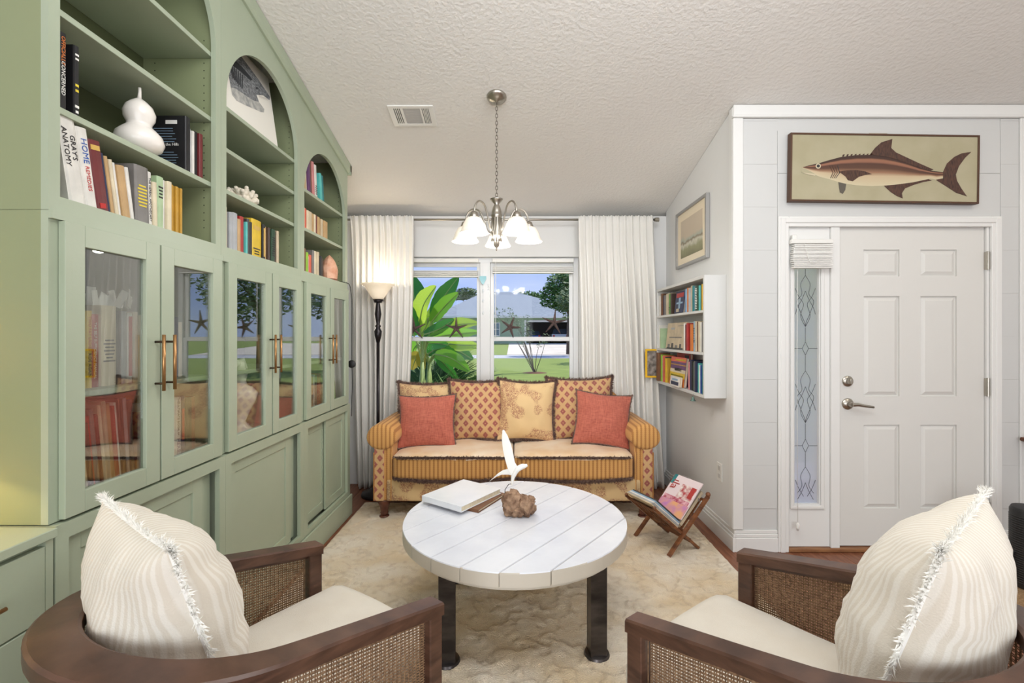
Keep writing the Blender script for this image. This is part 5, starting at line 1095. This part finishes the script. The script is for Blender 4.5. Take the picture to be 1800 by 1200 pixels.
# lettering runs along the cover's long side
rt = -e; upv = vR; nn = rt.cross(upv)
if nn.dot(nR) < 0: rt = -rt
MT_ = Matrix((( vR.x, -rt.x*-1, nR.x, ctr.x), (vR.y, -rt.y*-1, nR.y, ctr.y), (vR.z, -rt.z*-1, nR.z, ctr.z), (0, 0, 0, 1)))
if (Vector(MT_.col[0][:3]).cross(Vector(MT_.col[1][:3]))).dot(nR) < 0: MT_.col[1] = -MT_.col[1]
tt = text('ıla', .085, MATS['cover red'], o, MT_ @ Matrix.Rotation(pi, 4, 'Z')); tt.name = 'cover_title'
m = MB(); a = crR+vR*.2+nR*.03; m.tube(smooth([crR+vR*.28+nR*.07+fb*.9, crR+vR*.31+nR*.06+fb*.6, crR+vR*.29+nR*.04+fb*.3, crR+vR*.2+nR*.02+fb*.06]), .004, 6); m.obj('carry_loop', mat('grey strap', (130, 122, 116), .6), t, smooth=True)

# ------------------------------------------------------------------ cane armchairs
def chair(loc, rz, label, seed):
    W, Lf, h0, s = .335, .34, .60, .215
    t = thing('cane_armchair', label, 'armchair', loc, rz, 'walnut and cane armchairs facing the round table')
    zt_ = lambda y: h0+s*(Lf-y)
    path = [(-(W-.03), Lf-.0*i) for i in range(1)]; n = 8
    YC = -.085; path = [(-(W-.03), Lf-(Lf-YC)*i/n) for i in range(n)]+[(-(W-.03)*cos(a), YC-(W-.03)*sin(a)) for a in [i*pi/28 for i in range(29)]]+[((W-.03), YC+(Lf-YC)*(i+1)/n) for i in range(n)]
    def norm(i):
        a = Vector(path[max(i-1, 0)]); b = Vector(path[min(i+1, len(path)-1)]); d = (b-a).normalized(); return Vector((-d.y, d.x))   # points inward (left of travel)
    def sweep(nm, mt, wi, wo, z0f, z1f, rng=None, smooth_=False, par=t):
        m = MB(); rings = []
        for i in (rng or range(len(path))):
            p = Vector(path[i]); nn_ = norm(i); a = p+nn_*wi(p); b = p-nn_*wo(p)
            z0, z1 = z0f(p.y), z1f(p.y); c = .005
            rings.append([(a.x, a.y, z0), (b.x, b.y, z0), (b.x, b.y, z1-c), (b.x+(a.x-b.x)*.08, b.y+(a.y-b.y)*.08, z1), (a.x-(a.x-b.x)*.08, a.y-(a.y-b.y)*.08, z1), (a.x, a.y, z1-c)])
        m.loft(rings); return m.obj(nm, mt, par, local=True, auto=35)
    bk = lambda p: min(1, max(0, -(p.y-.05)/.33))
    sweep('arm_rail', WALNUT, lambda p: .030+.028*bk(p)*.3, lambda p: .030+.018*bk(p), lambda y: zt_(y)-.034, zt_)
    sweep('lower_rail', WALNUT, lambda p: .014, lambda p: .014, lambda y: .29, lambda y: .335)
    sweep('seat_rail', WALNUT, lambda p: .05, lambda p: -.012, lambda y: .27, lambda y: .31)
    sweep('cane_rim', MATS['walnut'], lambda p: .006, lambda p: .006, lambda y: zt_(y)-.05, lambda y: zt_(y)-.034)
    for sg in (-1, 1):
        m = MB(); m.cbox(sg*(W-.03)-.024, sg*(W-.03)+.024, Lf-.048, Lf-.001, ZR-loc[2], zt_(Lf-.03)-.03, .003); m.obj('front_leg', WALNUT, t, local=True)
        m = MB(); m.bar((sg*.2, -.315, .29), (sg*.21, -.345, ZR), .04, .04); m.obj('rear_leg', WALNUT, t, local=True)
    m = MB(); m.cbox(-(W-.055), W-.055, Lf-.04, Lf-.012, .25, .31, .003); m.obj('front_rail', WALNUT, t, local=True)
    # cane: woven strands
    fine = []; 
    for i in range(len(path)-1):
        a, b = Vector(path[i]), Vector(path[i+1]); k = max(1, int((b-a).length/.0062))
        for j in range(k): fine.append((a.lerp(b, j/k), norm(i).lerp(norm(i+1), j/k)))
    m = MB(); rs = random.Random(seed)
    for i, (p, nn_) in enumerate(fine):
        if p.y > Lf-.05: continue
        d = Vector((-nn_.y, nn_.x)); wd_ = .0017; off = .0012*(1 if i % 2 else -1); q = p+nn_*off; j_ = rs.uniform(-.0012, .0012)
        z0, z1 = .333, zt_(p.y)-.045
        v = m.vs([(q.x-d.x*wd_+j_*d.x, q.y-d.y*wd_, z0), (q.x+d.x*wd_, q.y+d.y*wd_, z0), (q.x+d.x*wd_-j_*d.x, q.y+d.y*wd_, z1), (q.x-d.x*wd_, q.y-d.y*wd_, z1)]); m.face(v)
        if i % 2 == 0:
            w2 = nn_*.0016; v = m.vs([(q.x+w2.x, q.y+w2.y, z0), (q.x-w2.x, q.y-w2.y, z0), (q.x-w2.x, q.y-w2.y, z1), (q.x+w2.x, q.y+w2.y, z1)]); m.face(v)
    NZ = 62; step = 3; sel = [f for f in fine[::step] if f[0].y <= Lf-.045]
    for k in range(NZ):
        vv = []
        for (p, nn_) in sel:
            z0, z1 = .336, zt_(p.y)-.05; z = z0+(z1-z0)*k/(NZ-1); off = .0012*(1 if k % 2 else -1); q = p+nn_*off; vv.append((m.b.verts.new((q.x, q.y, z-.0015)), m.b.verts.new((q.x, q.y, z+.0015))))
        for a, b in zip(vv, vv[1:]): m.face([a[0], b[0], b[1], a[1]])
    o = m.obj('cane_weave', CANE, t, local=True); o['kind'] = 'stuff'
    # seat cushion
    def fs(p, u):
        rr = W-.05
        if p.y < -.11:
            k = sqrt(max(.0, 1-(min(1, -(p.y+.11)/.29))**2)); p.x *= max(.25, k)
        p.z += .018*(1-u.x**2)*(u.z > 0)+.004*noise.noise(Vector((p.x*7+seed, p.y*7, 0)))*(u.z > 0); return p
    bb = rbox(2*(W-.058), .72, .13, .045, 14, (0, 0, .006), fs)
    for v in bb.verts: v.co += Vector((0, .045, .385))
    m = MB(); m.merge(bb); m.obj('seat_cushion', CREAMF, t, smooth=True, local=True)
    m = MB(); m.tube([(x, .075+.33-.012, z) for x, z in ((-.24, .435), (0, .438), (.24, .435))], .004, 6); m.obj('cushion_piping', CREAMF, t, local=True)
    return t
LR, RR_ = -36, 37.9
chair((-.671, 1.213, 0), R(LR), 'walnut and cane barrel armchair at the lower left beside the bookcase', 1)
chair((.767, 1.154, 0), R(RR_), 'walnut and cane barrel armchair at the lower right facing the bookcase', 2)
def cpillow(cl, rz, lx_, ly_, tilt_, turn, label, seed, roll=0, sz=.48):
    M = Matrix.Translation(cl) @ Matrix.Rotation(R(rz), 4, 'Z') @ Matrix.Translation((lx_, ly_, .47)) @ Matrix.Rotation(R(turn), 4, 'Z') @ Matrix.Rotation(R(tilt_), 4, 'X') @ Matrix.Rotation(R(roll), 4, 'Y')
    return pillow('pillow', sz, sz, .27, F_TICK, WFRINGE, label, M, seed, 'cream fringed pillows on the armchairs', .024, 1300, .05, .014, pw=.5, fw=.0016)
cpillow((-.671, 1.213, 0), LR, -.07, -.125, 16, 0, 'cream striped pillow with frayed edge on the left cane armchair', 21)
cpillow((.767, 1.154, 0), RR_, .075, -.12, 16, 0, 'cream striped pillow with frayed edge on the right cane armchair', 22, sz=.51)

# ------------------------------------------------------------------ right edge
t = thing('tower_heater', 'black ribbed tower heater standing by the entry wall at the right edge', 'heater', (2.93, 2.4, 0)); 
yb = 2.38; xh = at(1783, 0, yb).x+.15; zt_ = at(0, 898, yb).z; Mh = Matrix.Translation((xh, yb+.05, 0))
t.location = (xh, yb+.05, 0.0); WM[t.name] = Matrix.Translation(t.location)
m = MB(); m.lathe([(.075, .013), (.085, .02), (.085, zt_-.02), (.078, zt_-.004), (.05, zt_)], 28, Mh); m.obj('body', BLACK, t, auto=40)
for k in range(30):
    m = MB(); z = .04+k*(zt_-.08)/30; m.lathe([(.0853, z), (.087, z+.002), (.087, z+.005), (.0853, z+.007)], 28, Mh, caps=False); m.obj('rib', BLACK, t)
m = MB(); m.tube(smooth([(xh-.03, yb+.05, zt_-.002), (xh-.02, yb+.05, zt_+.02), (xh+.02, yb+.05, zt_+.02), (xh+.03, yb+.05, zt_-.002)]), .006, 8); m.obj('handle', BLACK, t)
m = MB(); m.tube(smooth([(xh-.085, yb+.06, .2), (xh-.11, yb+.1, .12), (xh-.13, yb+.16, .02), (xh-.1, yb+.3, .012), (xh-.02, YD-.03, .014)]), .005, 8); m.obj('power_cord', BLACK, t, smooth=True)
ys = 2.6; q = at(1791, 771, YD-.02); m = MB(); m.cbox(q.x, q.x+.45, ys, YD-.02, q.z-.012, q.z+.012, .006); t = tag(recenter(m.obj('side_table', MW)), 'brown wooden table edge just showing at the right side of the frame', 'table')
m = MB(); 
for xx_ in (q.x+.12, q.x+.42):
    m = MB(); m.cbox(xx_, xx_+.03, ys+.12, ys+.15, .0015, q.z-.0125, .003); l = m.obj('leg', MW); l.parent = t; l.data.transform(Matrix.Translation(-t.location)); 

# ------------------------------------------------------------------ outside
GRASS = mat('lawn', (134, 150, 70), 1, c2=(112, 130, 58), nscale=1.6, nstretch=(1, 4, 1), detail=8)
m = MB(); m.box(-60, 60, 4.31, 30, -.35, -.2); g0 = struct(m.obj('ground_lawn', GRASS))
m = MB(); m.box(-60, 60, 30, 34.5, -.35, -.19); struct(m.obj('ground_street', mat('pale asphalt', (186, 186, 192), .9, c2=(172, 172, 178), nscale=2)))
m = MB(); m.prism([(34.5, -.35), (34.5, -.18), (47, .45), (140, .6), (140, -.35)], -60, 60, 'x'); struct(m.obj('ground_far_lawn', GRASS))
m = MB(); m.prism([(34.5, -.19), (34.5, -.165), (47, .47), (47, .44)], -.6, 22, 'x'); struct(m.obj('ground_driveway', mat('pale concrete', (214, 204, 190), .9, c2=(200, 190, 176), nscale=1)))
m = MB(); m.box(-60, 60, 4.31, 5.2, -.2, -.17); struct(m.obj('ground_bed', mat('mulch', (120, 84, 60), 1, c2=(90, 62, 44), nscale=20)))
hs = thing('neighbour_house', 'pale green house with grey hipped roof and open garage across the street', 'house', (1, 52, .45)); HW = mat('pale green siding', (150, 172, 138), .8); RF = mat('grey shingles', (150, 158, 164), .9, c2=(130, 138, 146), nscale=3, nstretch=(1, 1, 6), bump=.3, bscale=8)
ye = 47; ze = at(0, 557, ye).z; zr_ = at(0, 513, 54).z; xl, xr = -8.6, 9.4
m = MB(); m.loft([[(xl, ye-.5, ze), (xr, ye-.5, ze), (xr, 61, ze), (xl, 61, ze)], [(xl+.1, ye-.4, ze+.12), (xr-.1, ye-.4, ze+.12), (xr-.1, 60.9, ze+.12), (xl+.1, 60.9, ze+.12)], [(-3.6, 54, zr_), (.1, 54, zr_), (.1, 54.3, zr_), (-3.6, 54.3, zr_)]]); m.obj('roof', RF, hs)
m = MB(); m.cbox(xl-.05, xr+.05, ye-.62, ye-.5, ze-.12, ze+.1, .01); m.obj('gutter', WHITE, hs)
g0x, g1x = at(925, 0, ye).x, at(1006, 0, ye).x; gz = at(0, 566, ye).z
m = MB(); m.box(xl+.5, g0x, ye, ye+.3, .0, ze); m.box(g1x, xr-.5, ye, ye+.3, 0, ze); m.box(g0x, g1x, ye, ye+.3, gz, ze); m.obj('front_wall', HW, hs)
m = MB(); m.box(g0x, g1x, 52.5, 52.7, .3, gz+.3); m.box(g0x-.3, g0x, ye+.3, 52.5, .3, gz+.3); m.box(g1x, g1x+.3, ye+.3, 52.5, .3, gz+.3); m.box(g0x-.3, g1x+.3, ye+.3, 52.5, gz+.05, gz+.3); m.obj('garage_interior', mat('garage grey', (120, 118, 116), .9), hs)
m = MB(); m.box(g0x-.2, g0x, ye-.06, ye, .4, gz+.2); m.box(g1x, g1x+.2, ye-.06, ye, .4, gz+.2); m.box(g0x, g1x, ye-.06, ye, gz, gz+.2); m.obj('garage_trim', WHITE, hs)
wx = at(866, 0, ye).x; m = MB(); m.cbox(wx, wx+.75, ye-.08, ye, 1.2, 2.6, .01); w_ = m.obj('window', WHITE, hs)
for i in range(2):
    for j in range(2): m = MB(); m.box(wx+.07+i*.32, wx+.36+i*.32, ye-.1, ye-.081, 1.3+j*.65, 1.88+j*.65); m.obj('pane', mat('dark house glass', (110, 130, 140), .2), w_)
def car(x, y, z, s_, label, c):
    t = thing('car', label, 'car', (x, y, z)); m = MB(); m.loft([[(x-.9*s_, y, z+.3), (x+.9*s_, y, z+.3), (x+.9*s_, y+4*s_, z+.3), (x-.9*s_, y+4*s_, z+.3)], [(x-.92*s_, y, z+.95*s_), (x+.92*s_, y, z+.95*s_), (x+.92*s_, y+4*s_, z+.95*s_), (x-.92*s_, y+4*s_, z+.95*s_)]]); m.obj('body', mat('car paint '+label[:6], c, .3), t)
    m = MB(); m.loft([[(x-.85*s_, y+.1, z+.95*s_), (x+.85*s_, y+.1, z+.95*s_), (x+.85*s_, y+3*s_, z+.95*s_), (x-.85*s_, y+3*s_, z+.95*s_)], [(x-.65*s_, y+.5, z+1.5*s_), (x+.65*s_, y+.5, z+1.5*s_), (x+.65*s_, y+2.4*s_, z+1.5*s_), (x-.65*s_, y+2.4*s_, z+1.5*s_)]]); m.obj('cabin', mat('car glass', (60, 70, 80), .1), t)
    for sx_ in (-1, 1):
        for yy in (.7, 3.1): m = MB(); m.lathe([(.33, -.1), (.33, .1)], 16, Matrix.Translation((x+sx_*.8*s_, y+yy*s_, z+.33)) @ Matrix.Rotation(pi/2, 4, 'Y')); m.obj('wheel', BLACK, t)
        m = MB(); m.box(x+sx_*.7*s_-.1, x+sx_*.7*s_+.1, y-.02, y, z+.6, z+.85); m.obj('tail_light', mat('tail red', (190, 40, 36), .4), t)
car(at(985, 0, 48).x, 47.8, .46, 1.0, 'silver vehicle parked in the right bay of the open garage', (200, 204, 210)); car(at(938, 0, 48).x, 47.8, .46, .85, 'blue car parked in the left bay of the open garage', (60, 96, 170))
# trees
def leafmass(m, cs, n, size, rs, flat_=.5):
    for _ in range(n):
        c, r, sc = rs.choice(cs); a = rs.uniform(0, 2*pi); zz_ = rs.uniform(-1, 1); q = sqrt(1-zz_*zz_); rad = r*rs.uniform(.55, 1.0)
        p = Vector(c)+Vector((cos(a)*q*sc[0], sin(a)*q*sc[1], zz_*sc[2]))*rad
        d = Vector((rs.uniform(-1, 1), rs.uniform(-1, 1), rs.uniform(-flat_, flat_))).normalized(); s_ = d.orthogonal().normalized(); l = size*rs.uniform(.6, 1.3)
        m.face(m.vs([p-d*l/2, p+s_*l*.22, p+d*l/2, p-s_*l*.22]))
LF = [mat('leaf green a', (96, 136, 60), .7, c2=(60, 98, 40), nscale=3), mat('leaf green b', (66, 104, 58), .7, c2=(44, 76, 42), nscale=3), mat('leaf olive', (120, 140, 92), .7, c2=(88, 108, 66), nscale=4)]
BARK = mat('bark', (120, 100, 84), .9, c2=(84, 68, 58), nscale=16)
def tree(x, y, z0, trunk, cs, n, size, lf, label, seed, r0=.2, grp=None):
    t = thing('tree', label, 'tree', (x, y, z0), 0, grp); rs = random.Random(seed); m = MB()
    m.tube([(x, y, z0), (x+.1*r0, y, z0+trunk*.5), (x, y, z0+trunk)], [r0, r0*.8, r0*.5], 10)
    for c, r, sc in cs: m.tube([(x, y, z0+trunk*.75), Vector((x, y, z0+trunk)).lerp(Vector(c), .5), c], [r0*.45, r0*.3, r0*.12], 6)
    m.obj('trunk', BARK, t, smooth=True); m = MB(); leafmass(m, cs, n, size, rs); f = m.obj('foliage', LF[lf], t); f['kind'] = 'stuff'; return t
u = (1, 1, 1)
Y_ = 38.; P4 = lambda px, py, Y: tuple(at(px, py, Y))
tree(at(1000, 0, 34).x, 34, -.1, 4, [(P4(985, 500, 34), 1.1, u), (P4(1005, 492, 34), 1.2, u), (P4(970, 520, 34), 1.0, u), (P4(1020, 515, 34), 1.5, u), (P4(990, 530, 34), .9, u), (P4(1035, 490, 34), 1.4, u)], 5200, .3, 0, 'broad green tree rising at the right of the window over the roof', 1, .22, 'trees seen through the window')
tree(at(1012, 0, 14).x, 14, -.2, 1.6, [(P4(1008, 520, 14), .5, u), (P4(992, 528, 14), .34, u), (P4(1016, 545, 14), .5, u)], 900, .14, 2, 'pale sparse branches hanging into view at the right window edge', 2, .06, 'trees seen through the window')
tree(at(820, 0, 70).x, 70, .5, 5, [(P4(820, 513, 70), 1.2, (1.5, 1, .5)), (P4(812, 520, 70), 1.4, (1.4, 1, .5)), (P4(828, 522, 70), 1.2, (1.2, 1, .5))], 1400, .5, 2, 'distant dark pine showing above the roof left of the mullion', 3, .2, 'trees seen through the window')
tree(at(932, 0, 72).x, 72, .5, 4, [(P4(928, 522, 72), 1.4, (1.8, 1, .7)), (P4(940, 524, 72), 1.1, (1.6, 1, .7))], 1200, .5, 0, 'distant bushy treetop just above the roof ridge', 4, .2, 'trees seen through the window')
# small crape myrtle on the lawn
x, y = at(940, 0, 18.6).x, 18.6; t = thing('sapling', 'small thin multi-stemmed sapling on the front lawn', 'tree', (x, y, -.2)); rs = random.Random(4); m = MB(); ml = MB(); cs = []
for k, (px, py) in enumerate(((918, 596), (925, 560), (960, 592), (950, 600), (932, 585), (868, 546), (882, 549), (895, 546), (906, 560), (914, 572), (922, 578), (900, 556))):
    e_ = at(px, py, 18.6+rs.uniform(-.3, .3)); b0 = Vector((x+rs.uniform(-.05, .05), y, -.2)); mid = b0.lerp(e_, .5)+Vector((rs.uniform(-.1, .1), 0, .05)); _sp = smooth([b0, mid, e_], 5); m.tube(_sp, [.017-.012*i_/(len(_sp)-1) for i_ in range(len(_sp))], 6); cs += [(tuple(e_), .2, u), (tuple(mid.lerp(e_, .75)), .16, u)]
m.obj('stems', BARK, t, smooth=True); leafmass(ml, cs, 700, .09, rs); f = ml.obj('foliage', LF[2], t); f['kind'] = 'stuff'
m = MB(); m.lathe([(.0, -.16), (.3, -.17), (.5, -.2)], 18, Matrix.Translation((x, y, 0)), caps=False); m.obj('mulch_ring', MATS['mulch'], t)
# banana plants: every big leaf is a part
def banmat(name, ca, cb, tr):
    m = bpy.data.materials.new(name); m.use_nodes = True; n = m.node_tree; pb = n.nodes['Principled BSDF']; tl = n.nodes.new('ShaderNodeBsdfTranslucent'); ms = n.nodes.new('ShaderNodeMixShader'); ms.inputs[0].default_value = tr
    uvn = n.nodes.new('ShaderNodeUVMap'); wv = n.nodes.new('ShaderNodeTexWave'); wv.inputs['Scale'].default_value = 14; wv.inputs['Distortion'].default_value = 2; wv.inputs['Detail'].default_value = 3; wv.bands_direction = 'Y'; r = n.nodes.new('ShaderNodeValToRGB'); r.color_ramp.elements[0].color = lin(ca); r.color_ramp.elements[1].color = lin(cb)
    n.links.new(uvn.outputs[0], wv.inputs[0]); n.links.new(wv.outputs[0], r.inputs[0]); n.links.new(r.outputs[0], pb.inputs['Base Color']); n.links.new(r.outputs[0], tl.inputs[0]); pb.inputs['Roughness'].default_value = .35
    n.links.new(pb.outputs[0], ms.inputs[1]); n.links.new(tl.outputs[0], ms.inputs[2]); n.links.new(ms.outputs[0], n.nodes['Material Output'].inputs[0]); return m
BM = {'l': banmat('bright banana leaf', (188, 220, 70), (206, 232, 92), .6), 'm': banmat('green banana leaf', (120, 180, 56), (140, 196, 66), .5), 'd': banmat('deep green banana leaf', (58, 128, 46), (74, 146, 54), .4), 'y': banmat('yellowing banana leaf', (206, 186, 60), (180, 150, 60), .5)}
STEM = mat('banana stem', (160, 180, 100), .5, c2=(130, 150, 84), nscale=8)
def bleaf(par, pts, wd_, seed, mt, fold=.3):
    rs = random.Random(seed); m = MB(); uvl = m.b.loops.layers.uv.new('UVMap'); pts = smooth([Vector(p) for p in pts], 10); N = len(pts)-1; g_ = []; side0 = Vector((rs.uniform(-.5, .5), -1, rs.uniform(-.1, .7)))
    for i, p in enumerate(pts):
        d = (pts[min(i+1, N)]-pts[max(i-1, 0)]).normalized(); s_ = (d.cross(side0)).normalized(); up_ = s_.cross(d); v = i/N
        w_ = wd_*(max(0, sin(pi*(v*.97+.03)))**.55)*(.6+.4*min(1, 3*(1-v))); g_.append([m.b.verts.new(p+s_*w_*k*(1-.06*(rs.random() < .3)*(abs(k) == 1))+up_*fold*w_*abs(k)) for k in (-1, -.6, -.25, 0, .25, .6, 1)])
    for i in range(N):
        for k in range(6):
            f = m.b.faces.new((g_[i][k], g_[i][k+1], g_[i+1][k+1], g_[i+1][k]))
            for lp, (a_, b_q) in zip(f.loops, ((k, i), (k+1, i), (k+1, i+1), (k, i+1))): lp[uvl].uv = (abs(a_-3)/3*.25, b_q/N+abs(a_-3)*.03)
    lf = m.obj('leaf', mt, par, smooth=True); m = MB(); m.tube([p+Vector((0, -.003, -.003)) for p in pts], [.011*(1-.75*i/N)+.001 for i in range(N+1)], 6); m.obj('midrib', STEM, lf)
# base px, mid px, tip px, half width px, tone, depth shift
BL = [[((738, 560), (728, 525), (726, 484), 15, 'd', .2), ((737, 572), (745, 535), (767, 502), 14, 'l', -.2), ((762, 562), (778, 525), (806, 486), 11, 'd', .1), ((758, 566), (780, 540), (806, 514), 10, 'm', -.1), ((752, 560), (770, 540), (790, 518), 8, 'l', .3), ((745, 588), (772, 578), (799, 561), 8, 'd', -.15), ((757, 590), (798, 572), (842, 568), 9, 'l', .0), ((750, 597), (790, 588), (842, 583), 8, 'm', -.25), ((728, 590), (722, 560), (718, 530), 12, 'd', -.1), ((738, 592), (748, 575), (758, 555), 10, 'l', .1)],
      [((752, 622), (772, 612), (800, 618), 9, 'd', .0), ((765, 622), (795, 630), (826, 653), 9, 'm', -.2), ((775, 608), (800, 606), (838, 612), 9, 'l', .1), ((782, 612), (805, 616), (832, 632), 8, 'd', .2), ((790, 604), (812, 606), (840, 606), 7, 'l', -.1), ((742, 606), (760, 602), (788, 606), 8, 'd', -.3), ((738, 620), (730, 632), (724, 650), 9, 'y', .0), ((745, 612), (740, 632), (746, 650), 6, 'y', -.1), ((758, 626), (776, 634), (806, 668), 7, 'd', .3), ((735, 604), (728, 612), (722, 630), 9, 'm', .2)]]
for k, (by, lab, crown) in enumerate(((5.9, 'tall banana plant against the left side of the window', (742, 640)), (6.5, 'shorter banana plant with drooping leaves in the lower left window', (754, 640)))):
    t = thing('banana_plant', lab, 'plant', (at(crown[0], 0, by).x, by, -.2), 0, 'banana plants outside the window'); C_ = at(*crown, by)
    for j, (b0, md_, tp, hw, tone, dy) in enumerate(BL[k]):
        a_, b_, c_ = at(*b0, by+dy*.4), at(*md_, by+dy*.8), at(*tp, by+dy*1.4); bleaf(t, [a_, b_, c_], hw*by/800*1.45, 10*k+j, BM[tone]); m = MB(); m.tube(smooth([C_, C_.lerp(a_, .5)+Vector((0, 0, .04)), a_], 5), .011, 6); m.obj('petiole', STEM, t, smooth=True)
    for j in range(3): m = MB(); m.tube([(C_.x+.05*j-.08, by+.1*j, -.2), (C_.x+.03*j-.03, by+.05*j, .3), (C_.x, by, C_.z+.03)], [.05, .038, .02], 8); m.obj('stalk', STEM, t, smooth=True)
rs = random.Random(8)
for px, Y, h_, n_, lf, lab in ((812, 6.4, 1.2, 420, 0, 'spiky green palm-like shrub below the banana leaves'), (768, 8.6, 1.6, 520, 1, 'dark green bushy shrub behind the banana stalks'), (885, 5.6, .8, 200, 2, 'low grassy plant at the bottom right of the mullion')):
    x = at(px, 0, Y).x; t = thing('shrub', lab, 'shrub', (x, Y, -.2), 0, 'shrubs under the window'); m = MB()
    for _ in range(n_):
        a = rs.uniform(0, 2*pi); e_ = rs.uniform(.3, 1.4); l = h_*rs.uniform(.6, 1.1); d = Vector((cos(a)*cos(e_), sin(a)*cos(e_), sin(e_))); p = Vector((x, Y, -.15)); s_ = d.orthogonal().normalized()*.012
        q1 = p+d*l*.6; q2 = p+d*l+Vector((0, 0, -.2*l)); m.face(m.vs([p-s_, p+s_, q1+s_*1.4, q1-s_*1.4])); m.face(m.vs([q1-s_*1.4, q1+s_*1.4, q2]))
        if lf != 2:
            for w_ in range(5): b0 = p+d*l*(.35+.12*w_); dd = (d.orthogonal()+d*.5).normalized()*(.09 if w_ % 2 else -.09); m.face(m.vs([b0, b0+dd+s_, b0+dd*1.4, b0+dd-s_]))
    f = m.obj('foliage', LF[lf], t); f['kind'] = 'stuff'
# hedge of trees to the sides so the glass doors and the yard have something to mirror
for k, (px, Y, lab) in enumerate(((1250, 20, 'leafy green tree on the lawn right of the window view'), (1120, 26, 'green tree hidden behind the right curtain beyond the lawn'), (1500, 16, 'green shade tree far to the right of the house front'))):
    x = at(px, 0, Y).x; tree(x, Y, -.2, 3, [((x, Y, 4.6), 2.2, u), ((x-1.3, Y, 3.8), 1.6, u), ((x+1.4, Y+.3, 3.9), 1.7, u), ((x+.2, Y-1, 3.3), 1.6, u)], 3600, .28, k % 2, lab, 20+k, .2, 'trees seen through the window')
